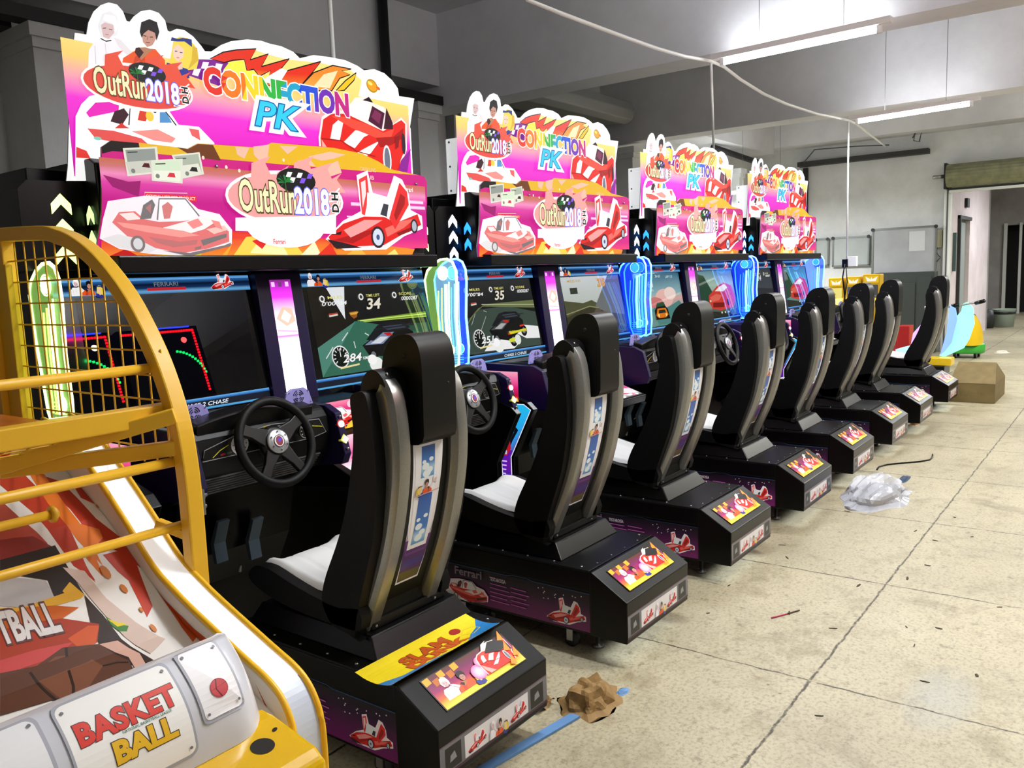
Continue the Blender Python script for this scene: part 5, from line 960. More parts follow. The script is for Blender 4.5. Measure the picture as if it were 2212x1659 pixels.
def make_room():
    sbox('floor', -5, 27, -7, 6.6, -.1, 0, m=floor_mat())
    sbox('ceiling', -5, 27, -7, 6.6, CZ, CZ+.1, m=CEIL)
    sbox('wall_left', -5, 15.4, 5.9, 6.1, 0, CZ)
    sbox('wall_right', -5, 27, -7.1, -6.9, 0, CZ); sbox('wall_back', -5.1, -4.9, -7, 6, 0, CZ)
    # far wall with the wide opening
    k = MB(); k.box(15.4, 15.6, 2.65, 5.9, 0, CZ, WALL); k.box(15.4, 15.6, -2.0, 2.65, 2.62, CZ, WALL); k.box(15.4, 15.6, -7, -2.0, 0, CZ, WALL); struct(k.build('wall_far'))
    k = MB(); k.box(15.601, 16.55, 2.65, 2.8, 0, CZ, WALLP); k.box(17.80, 20.1, 2.65, 2.8, 0, CZ, WALLP); k.box(16.55, 17.80, 2.65, 2.8, 2.24, CZ, WALLP); struct(k.build('wall_passage'))
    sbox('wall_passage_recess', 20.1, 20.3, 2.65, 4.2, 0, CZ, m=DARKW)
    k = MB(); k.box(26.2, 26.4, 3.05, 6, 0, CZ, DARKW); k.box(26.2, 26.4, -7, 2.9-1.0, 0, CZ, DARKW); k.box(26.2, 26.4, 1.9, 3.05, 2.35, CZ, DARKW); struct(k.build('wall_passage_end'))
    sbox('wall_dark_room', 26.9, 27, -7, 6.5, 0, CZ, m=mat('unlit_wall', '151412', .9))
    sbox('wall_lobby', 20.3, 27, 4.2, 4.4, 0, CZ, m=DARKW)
    # door in the passage
    k = MB(); k.box(16.52, 16.58, 2.60, 2.80, 0, 2.26, mat('dark_frame', '1c201e', .5)); k.box(16.52, 17.83, 2.62, 2.80, 2.2, 2.26, mat('dark_frame')); struct(k.build('trim_1'))
    d = MB(); d.box(16.58, 17.80, 2.72, 2.76, 0, 2.2, mat('grey_door', '8c9490', .5)); d = struct(d.build('door_1'))
    h = MB(); h.lathe((16.72, 2.72, 1.05), (0, -1, 0), [(.03, 0), (.03, .03), (.02, .05)], STEEL, 12); h.build('door_handle', d)
    k = MB(); k.box(26.12, 26.2, 3.0, 3.08, 0, 2.4, mat('white_frame', 'c8c8c0', .5)); k.box(26.12, 26.2, 2.66, 2.72, 0, 2.4, mat('white_frame')); struct(k.build('trim_2'))
    # post at the opening
    k = MB(); k.box(15.30, 15.42, 2.56, 2.66, 0, 2.72, mat('white_post', 'd6dad6', .5)); k.box(15.29, 15.31, 2.60, 2.62, 0, 2.72, GREY); struct(k.build('trim_3'))
    # ceiling beams
    sbox('trim_4', 6.2, 6.52, -7, 5.9, 3.10, CZ, m=CEIL); sbox('trim_5', 10.0, 10.34, -7, 5.9, 3.18, CZ, m=CEIL); sbox('trim_6', 14.9, 15.4, -7, 5.9, 3.55, CZ, m=CEIL)
    sbox('trim_7', -5, 6.2, 5.4, 5.9, 3.30, CZ, m=CEIL); sbox('trim_8', 2.2, 2.52, -7, 5.4, 3.45, CZ, m=CEIL)
    sbox('trim_9', 10.34, 14.9, 5.3, 5.9, 3.45, CZ, m=CEIL)
    # pillars along the wall, each with a moulded head
    for i, x in enumerate((2.53, 5.90, 9.97, 13.6)):
        k = MB(); w = .20 if x > 9 else .27; k.box(x, x+w, 5.42, 5.9, 0, 3.04, WALL); k.box(x-.03, x+w+.03, 5.38, 5.9, 3.04, 3.12, WALL); k.box(x-.01, x+w+.01, 5.40, 5.9, 2.98, 3.04, WALL); struct(k.build('trim_%d' % (10+i)))
    k = MB(); k.box(-4.9, 6.2, 5.36, 5.5, 3.121, 3.20, mat('dark_steel_and_gap_shade', '1a191a', .6)); struct(k.build('trim_14'))  # dark strip put in for the shaded gap under the row beam
    sbox('trim_15', -4.9, 2.5, 5.6, 5.9, 3.121, 3.3, m=mat('dark_steel_and_gap_shade'))  # near-black fill, the same gap's shade put into the colour
def slats(k, x0, x1, y, z0, z1, m, dz=.075):
    z = z0
    while z < z1: k.prism([(y, z), (y-.018, z+.012), (y-.018, z+dz*.7), (y, z+dz*.92)], x0, x1, m, 'x'); z += dz
def make_fixtures():
    # roller shutter behind the machines
    t = empty('roller_shutter', (8.6, 5.8, 0), 'grey slatted roller shutter on the wall behind the second machine', 'shutter')
    k = MB(); slats(k, 6.9, 9.92, 5.86, 0.02, 3.4, mat('shutter_grey', '5c6062', .45, .3)); k.build('curtain', t)
    k = MB(); k.lathe((6.8, 5.42, 3.52), (1, 0, 0), [(.15, 0), (.15, 3.0)], mat('shutter_drum', '8c8e90', .45, .1), 8, False); k.box(6.8, 9.85, 5.5, 5.89, 3.40, 3.66, mat('shutter_drum')); k.build('drum_cover', t, .01)
    k = MB(); k.box(9.80, 9.86, 5.78, 5.89, 0, 3.4, STEEL); k.build('guide_rail', t); k = MB(); k.box(6.84, 6.90, 5.78, 5.89, 0, 3.4, STEEL); k.build('guide_rail', t)
    # rolled shutter over the opening
    t = empty('roller_shutter', (15.2, 1.0, 2.5), 'olive roller shutter rolled up over the opening at the right', 'shutter')
    k = MB(); m = mat('olive_shutter', '7e8064', .45, .2, noise=(8, .3)); n = 22
    prof = []
    for i in range(n*2): r = .175+(.006 if i % 2 else 0); prof.append((15.16+math.cos(i*math.pi/n)*r, 2.82+math.sin(i*math.pi/n)*r*1.0))
    k.prism(prof, -1.9, 2.60, m, 'y'); k.build('rolled_curtain', t)
    k = MB(); k.box(15.10, 15.38, 2.605, 2.64, 2.62, 3.02, mat('dark_frame')); k.lathe((15.16, 2.64, 2.82), (0, 1, 0), [(.03, 0), (.03, .16), (.02, .17)], STEEL, 12); k.build('end_bracket', t)
    k = MB(); k.box(15.22, 15.30, -1.9, 2.58, 2.56, 2.60, mat('white_post')); k.box(15.2, 15.34, -1.9, 2.6, 2.605, 2.63, mat('dark_frame')); k.build('bottom_rail', t)
    # fluorescent lamps: two in view, the others added to brighten the hall
    lab = ['white fluorescent tube lamp hanging nearer the camera, the larger one lit', 'white fluorescent tube lamp hanging farther down the hall, the smaller one lit']
    ends = [((6.054, 2.522), (5.985, 1.458)), ((9.596, 2.508), (9.444, 1.44))]+[((x, y+.53), (x, y-.53)) for x, y, z in TUBES[2:]]
    for i, (p, q) in enumerate(ends):
        x, y = (p[0]+q[0])/2, (p[1]+q[1])/2
        t = empty('fluorescent_lamp', (x, y, 2.99), lab[i] if i < 2 else 'added unseen fluorescent tube lamp that brightens the hall', 'lamp')
        if i >= 2: t['group'] = 'added unseen hall lamps'
        zl = TUBES[i][2]-.005; a, b = Vector((p[0], p[1], zl)), Vector((q[0], q[1], zl)); d = (b-a).normalized()
        k = MB(); k.tube([a, b], .017, mat('lit_tube', 'ffffff', .4, emit=28), 12); k.build('tube', t)
        k = MB(); k.tube([a-d*.09+Vector((0, 0, .045)), b+d*.09+Vector((0, 0, .045))], 0, mat('lamp_housing', 'e8e8e8', .4), sq=[(-.03, -.015), (.03, -.015), (.045, .02), (-.045, .02)]); 
        for e, s in ((a, -1), (b, 1)): k.box(e.x-.016, e.x+.016, min(e.y, (e+d*s*.03).y), max(e.y, (e+d*s*.03).y), zl-.02, zl+.035, mat('lamp_housing'))
        k.build('housing', t)
        k = MB()
        for f in (.25, .8): c0 = a.lerp(b, f); k.tube([(c0.x, c0.y, zl+.055), (c0.x, c0.y, CZ)], .0025, mat('thin_wire', '505050', .6), 5)
        k.build('hanging_wire', t)
    # swagged white cable and its droppers
    pts = [(3.1, 2.68, 3.75)]
    for x, y in ((1140, 0), (1220, 32), (1300, 62), (1360, 84), (1420, 105), (1480, 122), (1536, 132), (1565, 145), (1600, 172), (1650, 203), (1700, 225), (1765, 246), (1833, 260), (1850, 268)): p = onY(x, y, 2.68); pts.append(tuple(p))
    p = onY(1850, 268, 2.68); q = onX(1915, 318, 15.3); 
    for t in (.35, .7, 1): pts.append(tuple(Vector(p).lerp(q, t)-Vector((0, 0, .0))))
    pc = empty('power_cable', (6.0, 2.68, 2.9), 'thick white cable swagged under the ceiling with two drops hanging from it', 'cable'); MB().tube(pts, .012, mat('white_cable', 'f2f4f2', .4), 8).build('cable', pc)
    a = onY(1536, 134, 2.68); MB().tube([a, onY(1542, 330, 3.16)], .010, mat('white_conduit', 'e2e4e2', .4), 8).build('drop_conduit', pc)
    p = onY(712, 0, 3.17); tag(MB().tube([(p.x, 3.17, CZ), (p.x, 3.17, 2.0)], .011, mat('white_conduit'), 10).build('drop_conduit'), 'white conduit coming down behind the nearest marquee', 'pipe')
    a = onY(1833, 262, 2.68); z1 = onY(1833, 560, 2.68).z
    t = MB().tube([(a.x, a.y, a.z), (a.x, a.y, z1)], .010, mat('white_conduit'), 8).build('drop_conduit', pc)
    k = MB(); k.box(a.x-.03, a.x+.03, a.y-.11, a.y-.01, z1-.08, z1+.03, mat('socket_white', 'e4e4e0', .4)); k.build('socket', t, .004)
    k = MB(); k.box(a.x-.045, a.x-.028, a.y-.02, a.y+.04, z1-.09, z1, BLACK); k.tube([(a.x-.04, a.y+.01, z1-.05), (a.x-.05, a.y+.03, z1-.2), (a.x-.03, a.y, z1-.5)], .008, BLACK, 6); k.tube([(a.x-.04, a.y+.0, z1-.05), (a.x-.05, a.y-.02, z1-.25), (a.x-.03, a.y+.02, z1-.5)], .006, BLACK, 6); k.build('plug', t)
    k = MB(); k.tube([(5.42, 5.32, CZ), (5.42, 5.32, 2.0)], .045, mat('dark_pipe', '19191c', .5), 12); tag(k.build('drain_pipe'), 'black vertical pipe on the beam behind the nearest marquee', 'pipe')
    # trunking and loose wires on the far wall
    k = MB(); k.box(15.2, 15.38, 2.9, 5.0, 3.22, 3.30, mat('dark_tray', '2c2c2a', .6)); k.build('cable_tray'); tag(bpy.data.objects['cable_tray'], 'dark cable tray high on the far wall', 'cable tray')
    k = MB(); k.box(15.30, 15.38, 4.86, 4.93, 2.3, 3.2, mat('dark_steel_and_gap_shade')); tag(k.build('steel_bracket'), 'short dark vertical bracket below the cable tray', 'bracket')
    k = MB(); k.tube([onX(1540, 318, 12.8), onX(1640, 352, 14.2)], .05, mat('dark_steel_and_gap_shade'), 8); tag(k.build('steel_pipe'), 'dark pipe running behind the third marquee', 'pipe')
    r = random.Random(4)
    for i, (l, s) in enumerate(((((1700, 305), (1790, 312), (1880, 300), (2005, 262), (2212, 232)), 'thin grey wire sagging along the top of the far wall'), (((1740, 355), (1765, 325), (1850, 318), (1925, 315)), 'thin curved wire low on the far wall'), (((1975, 300), (1985, 285), (1998, 270), (1990, 308), (1978, 306), (1980, 290)), 'small coil of dark wire on the far wall'))):
        k = MB(); k.tube([onX(x, y, 15.33) for x, y in l], .010, mat('grey_wire', '4a4a48', .6), 6); k.v = [(v[0]-.14, v[1], v[2]) for v in k.v]; tag(k.build('loose_wire'), s, 'wire')
    # boards on the far wall
    def board(pts, X, label, m, name='whiteboard'):
        P = [onX(x, y, X) for x, y in pts]; y0, y1 = min(p.y for p in P), max(p.y for p in P); z0, z1 = min(p.z for p in P), max(p.z for p in P)
        t = empty(name, (X, (y0+y1)/2, z0), label, 'board'); k = MB(); k.box(X, X+.02, y0, y1, z0, z1, m); k.build('panel', t)
        k = MB(); f = mat('board_frame', '70746f', .4, .5)
        for a in ((y0-.015, y1+.015, z1-.01, z1+.02), (y0-.015, y1+.015, z0-.02, z0+.01), (y0-.015, y0+.012, z0, z1), (y1-.012, y1+.015, z0, z1)): k.box(X-.015, X+.02, *a, f)
        for yy in (y0, y1): k.lathe((X-.015, yy, z1), (-1, 0, 0), [(.03, 0), (.03, .01)], mat('dark_frame'), 10)
        k.build('frame', t); return t, y0, y1, z0, z1
    t, y0, y1, z0, z1 = board([(1886, 497), (2020, 588)], 15.2, 'grey whiteboard leaning on top of the dark green cabinet', mat('board_grey', '9a9c9e', .35, noise=(3, .12)))
    MB().box(15.193, 15.199, y0+.16, y0+.40, z1-.38, z1-.06, mat('paper_sheet', 'b6b8ba', .6)).build('paper_sheet', t)
    board([(1800, 515), (1876, 572)], 15.34, 'pale wall board left of the grey whiteboard', mat('board_pale', 'a4aaa8', .5, noise=(3, .1)))
    board([(1762, 518), (1788, 573)], 15.345, 'narrow pale wall board nearest the last racing machine', mat('board_pale'))
    t = empty('intercom', (15.3, 2.62, 1.8), 'beige wall phone beside the white post', 'intercom')
    k = MB(); k.box(15.33, 15.39, 2.68, 2.82, 1.70, 1.98, mat('beige_plastic', 'a8a68c', .5)); k.build('body', t, .01)
    k = MB(); k.tube([(15.34, 2.73+.03*math.sin(i*.9), 1.70-.03*i+.02*math.cos(i*.9)) for i in range(9)], .006, mat('grey_wire'), 6); k.build('cord', t)
    tag(MB().box(16.1, 16.16, 2.60, 2.649, 1.3, 1.95, mat('teal_notice', '3c5654', .5)).build('notice_box'), 'small dark green box on the pale wall left of the passage door', 'box')
    tag(MB().box(17.15, 17.38, 2.60, 2.649, 2.42, 2.58, mat('dark_frame')).build('door_sign'), 'small dark sign above the passage door', 'sign')
    # big green cabinet
    t = empty('storage_cabinet', (14.95, 3.1, 0), 'large dark green grey cabinet standing under the whiteboard', 'cabinet'); G = mat('green_grey_paint', '2e3432', .45)
    k = MB(); k.box(14.9, 15.17, 2.70, 3.6, 0, 1.325, G); k.build('body', t, .006)
    k = MB(); k.box(14.885, 14.9, 2.98, 3.5, .1, 1.15, G); k.build('door', t, .004); k = MB(); k.box(14.885, 14.9, 2.74, 2.95, .1, 1.25, G); k.build('side_door', t, .004)
    # yellow small machines
    for i, (xa, xb, ya, yb, s) in enumerate(((1790, 1822, 601, 692, 'leftmost of the three small yellow arcade machines'), (1827, 1858, 598, 690, 'middle one of the three small yellow arcade machines'), (1864, 1900, 593, 688, 'rightmost of the three small yellow arcade machines'))):
        P, Q = onX(xa, ya, 12.9), onX(xb, yb, 12.9); t = empty('mini_arcade_machine', (13.1, (P.y+Q.y)/2, 0), s, 'arcade machine', 'small yellow machines at the far end')
        t['label'] = s
        k = MB(); k.prism([(12.9, P.z), (12.9, 1.0), (12.82, .9), (12.82, 0), (13.1, 0), (13.1, P.z)], Q.y, P.y, mat('yellow_machine', 'd2a818', .4), 'y'); k.build('body', t, .01)
        A = artX(12.897); w = P.y-Q.y; u0 = -P.y; A.poly([(u0+.02, P.z-.02), (u0+w-.02, P.z-.02), (u0+w-.02, P.z-.12), (u0+.02, P.z-.12)], 'e0b828')
        A.poly([(u0+w*.15, P.z-.03), (u0+w*.45, P.z-.07), (u0+w*.5, P.z-.04), (u0+w*.55, P.z-.07), (u0+w*.85, P.z-.03), (u0+w*.75, P.z-.10), (u0+w*.25, P.z-.10)], 'f8f4e8')
        A.poly([(u0+w*.12, P.z-.15), (u0+w*.88, P.z-.15), (u0+w*.88, P.z-.52), (u0+w*.12, P.z-.52)], ('e8dc80', '5a5460', '4a4c50')[i])
        for j in range(10): r = random.Random(i*20+j); A.ell(u0+w*(.2+.6*r.random()), P.z-.2-.28*r.random(), .02, .015, ('b89a30', '8c88a0', '787a68')[i], 8)
        A.build('front_picture', art_mat('mini_lit', .5, .4, 0, .6), t)
    # lit motorcycle ride and the yellow kiddie ride
    t = empty('motorcycle_ride', (12.2, 2.1, 0), 'ride-on motorcycle with glowing mint, blue and violet fairings', 'ride')
    def panel(px, X, nm, c1, em, th=.03):
        k = MB(); k.prism([(onX(x, y, X).y, onX(x, y, X).z) for x, y in px], X, X+th, mat('lit_'+nm, c1, .3, emit=em), 'x'); k.build('fairing', t, .006)['label'] = nm+' glowing fairing'
    panel([(2028, 768), (2052, 742), (2064, 700), (2066, 684), (2076, 672), (2080, 656), (2090, 652), (2102, 664), (2105, 700), (2094, 732), (2082, 752), (2060, 762), (2040, 771)], 12.4, 'mint', '8cf4d0', .95)
    panel([(2030, 768), (2044, 720), (2052, 660), (2064, 666), (2068, 690), (2056, 740), (2040, 760)], 12.25, 'blue', '7aa0ff', .9)
    panel([(1962, 770), (1972, 720), (1990, 700), (2004, 672), (2012, 670), (2010, 700), (1996, 730), (1985, 765), (1975, 775)], 12.1, 'violet', 'd0a0ff', .9)
    panel([(1934, 755), (1950, 750), (1972, 745), (1970, 768), (1935, 766)], 12.05, 'pale_blue', 'a8d8ff', .7)
    k = MB(); a, b = onX(2062, 662, 12.35), onX(2126, 650, 12.0); k.tube([onX(1998, 666, 12.1), onX(2045, 664, 12.3), a, b], .012, STEEL, 8); k.build('handlebar', t)
    k = MB(); k.tube([onX(2108, 655, 12.08), b], .024, BLACK, 10); k.tube([onX(2056, 662, 12.3), onX(2072, 658, 12.3)], .03, BLACK, 10); k.tube([onX(1998, 666, 12.1), onX(2010, 664, 12.1)], .03, STEEL, 10); k.build('hand_grip', t)
    k = MB(); k.box(12.15, 12.4, 1.98, 2.75, .12, .22, mat('ride_yellow', 'd8b418', .3)); k.box(12.1, 12.5, 2.05, 2.6, 0, .12, BLACK); k.build('base', t, .01)
    t = empty('kiddie_ride', (14.5, 2.12, 0), 'rounded yellow kiddie ride on a green base behind the glowing fairings', 'ride')
    k = MB(); Y0 = 1.98
    k.grid(lambda u, v: (14.5+.32*math.cos(2*math.pi*u)*(1-.4*v**3), 2.12+.19*math.sin(2*math.pi*u)*(1-.45*v**3)+.03*v, .22+.42*v+.02*math.sin(8*u)), 32, 12, mat('ride_yellow')); k.lathe((14.5, 2.15, .62), (0, 0, 1), [(.12, 0), (.08, .03), (0, .04)], mat('ride_yellow'), 20); k.build('body', t)
    k = MB(); k.lathe((14.5, 2.15, .07), (0, 0, 1), [(.23, 0), (.25, .02), (.25, .13), (.22, .15)], mat('ride_green', '38a038', .35), 28); k.build('base_ring', t)
    for dx, dy in ((-.15, -.14), (-.15, .14), (.15, -.14), (.15, .14)): k = MB(); k.lathe((14.5+dx, 2.13+dy, .045), (0, 1, 0), [(.045, 0), (.045, .04)], BLACK, 14); k.build('wheel', t)
    k = MB(); k.grid(lambda u, v: (12.9+.14*math.cos(2*math.pi*u)*(1-.3*v), 2.85+.17*math.sin(2*math.pi*u)*(1-.35*v), .02+.50*v), 20, 6, mat('red_plastic', 'a81c1c', .4)); k.box(12.78, 13.05, 2.62, 2.78, .02, .60, mat('red_plastic')); k.lathe((12.9, 2.85, .52), (0, 0, 1), [(.1, 0), (0, .03)], mat('red_plastic'), 20); tag(k.build('ride_seat', bevel=.01), 'red plastic seat between the last racing seats and the glowing ride', 'seat')
    # bucket by the pale wall
    t = empty('paint_bucket', (19.2, 2.3, 0), 'pale green bucket standing by the pale wall of the passage', 'bucket'); p = onZ(2167, 706, 0)
    k = MB(); k.lathe((p.x, p.y, 0), (0, 0, 1), [(.20, 0), (.23, .38), (.24, .39), (.22, .385), (.19, .02)], mat('bucket_green', '9aa89a', .5), 20); k.build('pail', t)
    k = MB(); k.lathe((p.x, p.y, .28), (0, 0, 1), [(.228, 0), (.236, .06)], mat('dark_frame'), 20); k.build('band', t)
    k = MB(); q = onZ(2135, 705, 0)+Vector((-.5, .0, 0)); k.lathe((q.x, q.y, 0), (0, 0, 1), [(.16, 0), (.18, .2), (.15, .38), (.05, .40), (0, .40)], mat('black_bag', '2a2c2a', .5, bump=(9, .8)), 16); tag(k.build('rubbish_bag'), 'dark rubbish bag beside the pale green bucket', 'bag')
def crumple(name, c, rx, ry, rz, m, seed, label, cat, amp=.35):
    """a screwed-up sheet: creased facets over a low mound"""
    r = random.Random(seed); bm = bmesh.new(); bmesh.ops.create_icosphere(bm, subdivisions=4, radius=1)
    pl = [(Vector((r.gauss(0, 1), r.gauss(0, 1), r.gauss(0, 1))).normalized(), r.uniform(.62, .95)) for _ in range(46)]
    fo = [(Vector((r.gauss(0, 1), r.gauss(0, 1), r.gauss(0, .6))).normalized(), r.uniform(3, 7), r.uniform(0, 6)) for _ in range(4)]
    for v in bm.verts:
        d = v.co.normalized(); s = min([1.0]+[h/max(.05, d.dot(n)) for n, h in pl if d.dot(n) > .1])
        s *= 1+sum(amp*.16*abs(math.sin(d.dot(n)*f+p)) for n, f, p in fo)
        v.co = Vector((d.x*rx*s*(1.25 if d.z < .1 else 1), d.y*ry*s*(1.25 if d.z < .1 else 1), max(0, d.z)*rz*s))
    bmesh.ops.dissolve_degenerate(bm, edges=bm.edges, dist=1e-4)
    me = bpy.data.meshes.new(name); bm.to_mesh(me); bm.free(); me.materials.append(m); o = bpy.data.objects.new(name, me); COL.objects.link(o); o.location = c; return tag(o, label, cat)
def make_litter():
    # carton
    t = empty('cardboard_box', (10.3, 1.4, 0), 'brown cardboard carton on the floor past the last seat', 'box'); K_ = mat('cardboard', '75643e', .75, noise=(12, .15))
    k = MB(); k.box(9.86, 10.62, 1.19, 1.62, 0.002, .205, K_); k.build('carton', t, .003)
    k = MB(); k.add([(9.86, 1.19, .206), (9.86, 1.62, .206), (10.15, 1.58, .40), (10.15, 1.22, .40), (10.62, 1.19, .206), (10.62, 1.62, .206)], [(0, 1, 2, 3), (3, 2, 5, 4), (0, 3, 4), (1, 5, 2)], K_); k.build('lid', t)
    A = artX(9.8585); A.stroke([(-1.62, .20), (-1.19, .20)], .004, '6a5c38'); A.text('FRAGILE', -1.48, .08, .035, '7a6a40', w=.16); A.build('print', PRINT, t)
    # crumpled paper and its neighbours
    crumple('crumpled_paper', (2.37, 1.50, 0), .105, .085, .085, mat('kraft_paper', '86683c', .7, bump=(14, .8)), 3, 'crumpled brown wrapping paper on the floor by the blue strip', 'paper', amp=.8)
    pl = mat('kraft_paper'); k = MB()
    k.grid(lambda u, v: (2.20+.10*u, 1.60+.07*v, .012+.015*math.sin(9*u+3*v)*math.cos(7*v)), 12, 8, pl, False); tag(k.build('paper_scrap'), 'flat torn flap of brown paper beside the crumpled sheet', 'paper')
    k = MB(); k.prism([(1.78, 1.585), (1.80, 1.548), (2.262, 1.472), (2.262, 1.51)], .001, .009, mat('blue_strip', '5c84b4', .5), 'z'); tag(k.build('foam_strip'), 'flat blue strip lying on the floor in front of the nearest seat', 'strip')
    crumple('blue_foam_piece', (2.50, 1.44, 0), .03, .02, .012, mat('blue_strip'), 9, 'small piece of blue foam behind the crumpled paper', 'foam')
    crumple('plastic_bag', (5.62, 1.33, 0), .30, .15, .13, mat('clear_plastic', 'e4e8f8', .12, alpha=.42, bump=(14, 1.0)), 5, 'crumpled clear plastic bag beside the fourth seat base', 'bag', amp=.9)
    crumple('blue_rag', (6.15, 1.28, 0), .12, .03, .02, mat('navy_cloth', '2c3c58', .8), 8, 'dark blue rag at the end of the plastic bag', 'rag')
    k = MB(); k.tube([(6.35+.1*i, 1.5-.04*i+.06*math.sin(i), .006) for i in range(8)], .006, BLACK, 6); tag(k.build('loose_cable'), 'thin black cable on the floor past the plastic bag', 'cable')
    r = random.Random(11); spots = [(2004, 1222), (2020, 1168), (1940, 1052), (1530, 1325), (1705, 1325), (1960, 1250), (1800, 1358), (1975, 1395), (1958, 1355), (2028, 1358), (1998, 1473), (1770, 1547), (1855, 1265), (2160, 1312), (2062, 1118), (1830, 1105), (1978, 1147), (1700, 1205), (1575, 1265), (1690, 1178), (2110, 1460), (2100, 1160)]
    base = None
    for i, (x, y) in enumerate(spots):
        p = onZ(x, y, 0)
        if p.y < 0: continue
        if base is None:
            k = MB(); k.prism([(-.018, -.004), (.0, -.007), (.02, -.002), (.014, .006), (-.012, .005)], .0005, .004, mat('dark_debris', '3a3426', .8), 'z'); base = o = k.build('floor_chip')
        else: o = base.copy(); COL.objects.link(o)
        o.location = (p.x, p.y, 0); o.rotation_euler = (0, 0, r.uniform(0, 3)); o.scale = (r.uniform(.4, 1.2), r.uniform(.3, .9), .7)
        tag(o, 'tiny dark chip of debris on the open concrete floor', 'debris', 'chips of debris on the floor')
    k = MB(); k.tube([onZ(1666, 1335, .004), onZ(1700, 1326, .004)], .003, mat('pink_stick', 'b03050', .5), 6); k.tube([onZ(1700, 1326, .004), onZ(1727, 1318, .004)], .003, mat('brown_stick', '4a3424', .6), 6); tag(k.build('lolly_stick'), 'thin pink and brown stick on the open floor', 'stick')
    crumple('white_paper_scrap', onZ(2163, 762, 0), .1, .1, .05, mat('paper_white', 'c8c4b8', .7), 2, 'crumpled white paper far out on the floor', 'paper')
    crumple('tape_roll', onZ(1975, 917, 0), .05, .04, .05, mat('tape_tan', 'b08050', .6), 12, 'tan lump of tape beside the sixth seat base', 'tape')
def slam_sheet():
    A = Art((0, 0, 0), (1, 0, 0), (0, 1, 0), (0, 0, 1)); x0, x1, y0, y1 = 1.70, 2.13, 1.640, 1.785
    x0, x1 = SEATX[0]-.30, SEATX[0]+.20
    A.poly([(x0, y0), (x1, y0), (x1, y1), (x0, y1)], 'e8d020'); A.poly([(x0+.05, y0), (x0+.26, y0), (x0+.20, y0+.012), (x0+.07, y0+.02), (x0+.02, y0+.045), (x0, y0+.05), (x0, y0)], '2878b8')
    A.poly([(x1, y0), (x1, y1-.04), (x1-.05, y0+.06), (x1-.10, y0+.04), (x1-.16, y0)], '2878b8'); A.stroke([(x1-.09, y0+.035), (x1-.12, y0+.06), (x1-.09, y0+.085), (x1-.05, y0+.075), (x1-.04, y0+.05)], .003, 'd8c030', closed=True)
    A.text('SLAM', x0+.13, y0+.062, .042, 'b8501c', w=.20, out='3a1408', outw=.02, bold=.05); A.text('DUNK', x0+.12, y0+.02, .036, 'c85a24', w=.25, out='a03818', outw=.03, bold=.05); A.ell(x1-.115, y0+.095, .022, .017, 'a02018', 18)
    fn = lambda u, v, w: Vector((u, v, .366+.012*((v-y0)/(y1-y0)-.5)**2*4+w*1.5))
    o = A.build('printed_sheet', PRINT, None, fn=fn, cuts=[y0+.016*i for i in range(8)]); tag(o, 'yellow and blue SLAM DUNK sheet lying on the nearest seat base', 'sheet')
    s = o.modifiers.new('thick', 'SOLIDIFY'); s.thickness = .0006; s.offset = -1
# ---------------------------------------------------------------- put it all in place
make_room(); make_fixtures()
SEATX = [1.855, 2.92, 3.92, 4.985, 6.005, 7.09, 8.10, 9.40]
SLIDE = [(.025, 0), (0, .02), (0, .045), (0, .05), (0, .05), (0, .055), (0, .06), (0, -.10)]
ORD = ['first', 'second', 'third', 'fourth', 'fifth', 'sixth', 'seventh', 'eighth']
seat = make_seat()
units = [copy_tree(seat) for _ in range(7)]; units.insert(1, seat)
for i, x in enumerate(SEATX):
    o = units[i]
    o.location = (x, 2.2, 0)
    for q in kids(o):              # each seat is slid to its own place on its base
        if q.name.split('.')[0] not in ('foot_box', 'base', 'deck', 'caster', 'levelling_foot', 'foot_light'): q.location.x += SLIDE[i][0]; q.location.y += SLIDE[i][1]
    if i == 0:                     # the nearest foot box is switched off
        for q in kids(o):
            if q.name.startswith('foot_light'): bpy.data.objects.remove(q)
            elif q.name.startswith('foot_box'):
                for r_ in kids(q):
                    if r_.name.startswith('foot_picture'): r_.data = r_.data.copy(); r_.data.materials[0] = PRINT
    o['label'] = ('nearest black racing seat with silver rails and a yellow sheet on its base' if i == 0 else 'farthest black racing seat at the end of the row, next to the carton' if i == 7 else 'black racing seat with silver rails, %s from the camera in the row' % ORD[i]); o['category'] = 'seat'; o['group'] = 'racing seats in a row'
cabs = [make_cabinet('green', ('off', 'green'), 'green')]
cabs.append(make_cabinet('blue', ('grey', 'hill'), 'blue'))
def swap_pics(c, kinds):
    """the copied machine shows other pictures on its two monitors"""
    mons = [q for q in kids(c) if q.name.split('.')[0] == 'monitor']; mons.sort(key=lambda q: min(v.co.x for v in q.data.vertices))
    for i, (mo, (a, bb)) in enumerate(zip(mons, ((1.385, 2.185), (2.43, 3.255)))):
        for q in kids(mo):
            if q.name.split('.')[0] == 'game_picture': bpy.data.objects.remove(q)
        V = Vector((0, .085, .47)).normalized(); N = Vector((0, -V.z, V.y)); O = Vector((0, 2.925, 1.03))
        fn = lambda u, v, w: O+Vector((u, 0, 0))+V*((v-1.03)/V.z)+N*(w+.0025)
        A = Art(O, (1, 0, 0), V, N); screen_art(A, a+(.05 if i else .07), bb-(.03 if i else .04), 1.083, 1.482, kinds[i]); A.build('game_picture', SCREEN, mo, fn=fn)
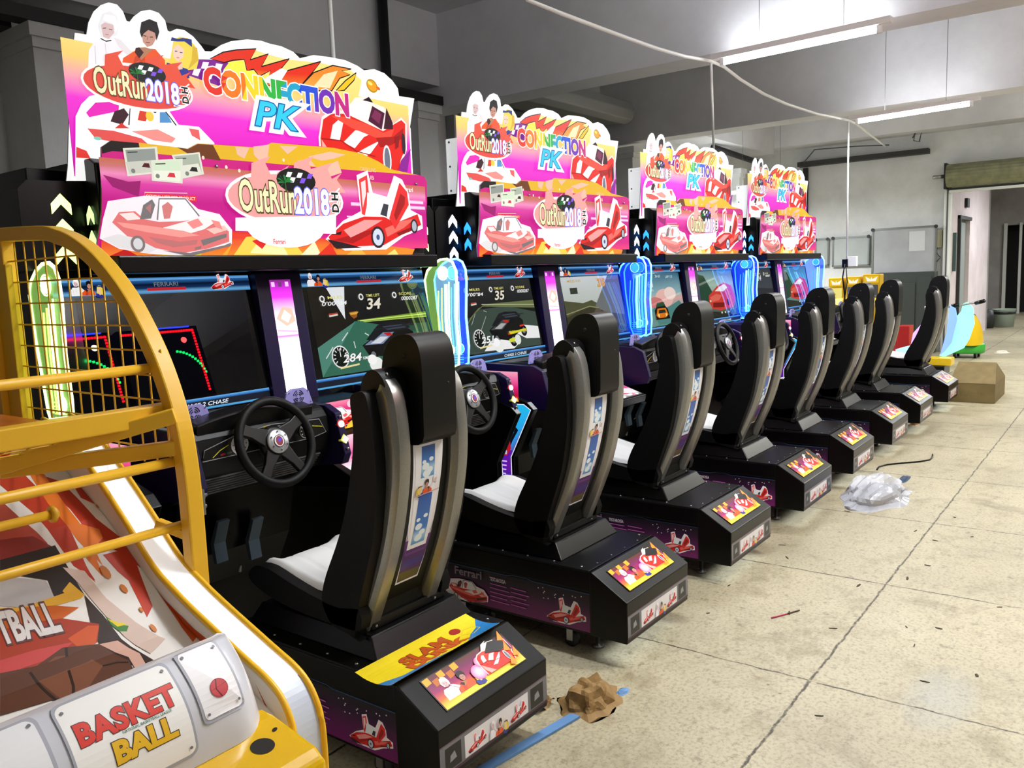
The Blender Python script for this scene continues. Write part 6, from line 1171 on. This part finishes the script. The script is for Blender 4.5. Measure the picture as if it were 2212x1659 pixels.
for n, kd in ((2, ('buggy', 'coupe')), (3, ('dusk', 'coupe2'))):
    c = copy_tree(cabs[1]); cabs.append(c); swap_pics(c, kd)
LB = ['nearest twin racing machine with green lit side guards and a dark left screen', 'second twin racing machine from the camera, blue lit guards, 35 on a screen', 'third twin racing machine, an orange buggy on its left screen', 'fourth and farthest twin racing machine, under the smallest marquee']
for i, c in enumerate(cabs):
    c.location = (OX+(0, 2.05, 4.1, 6.17)[i], 3.05, 0); c['label'] = LB[i]; c['category'] = 'arcade machine'; c['group'] = 'twin racing machines in a row'
make_basketball(); slam_sheet(); make_litter()
# two machines across the aisle, behind the photographer: their running lights show in the dark screen
for i, x0 in enumerate((3.18, 4.08)):
    t = empty('prize_machine', (x0+.42, -1.9, 0), ('machine outlined in red light dots, left one reflected in the dark screen', 'machine outlined in red light dots, right one reflected in the dark screen')[i], 'arcade machine')
    MB().box(x0, x0+.84, -2.3, -1.53, 0, 2.8, BLACK).build('body', t)
    k = MB(); RL = mat('red_light_dot', 'ff1020', .4, emit=30)
    def dot(k, x, z, m, r=.010): k.box(x-r, x+r, -1.529, -1.518, z-r, z+r, m)
    for j in range(26): dot(k, x0+.05+j*.029, 2.755, RL)
    for j in range(22): dot(k, x0+.78, 2.755-j*.030, RL)
    k.build('red_light_line', t)['kind'] = 'stuff'
    k = MB()
    for j in range(12): a = 1.4-j*.11; dot(k, x0+.50+.30*math.cos(a), 2.25+.30*math.sin(a), mat('green_light_dot', '10ff70', .4, emit=25))
    k.build('green_light_arc', t)['kind'] = 'stuff'
    MB().lathe((x0+.66, -1.53, 2.66), (0, 1, 0), [(.03, 0), (.025, .012), (0, .015)], mat(('white_lamp', 'red_lamp')[i], ('f0ffc0', 'ff4040')[i], .4, emit=70), 16).build('round_lamp', t)
    MB().box(x0+.3, x0+.75, -1.529, -1.515, 2.79, 2.80, mat('blue_tube', '2030ff', .4, emit=60)).build('blue_tube', t)
for o in bpy.data.objects:
    if '_o' in o: del o['_o']
    if o.parent is not None:
        for k in ('category', 'group'):
            if k in o: del o[k]
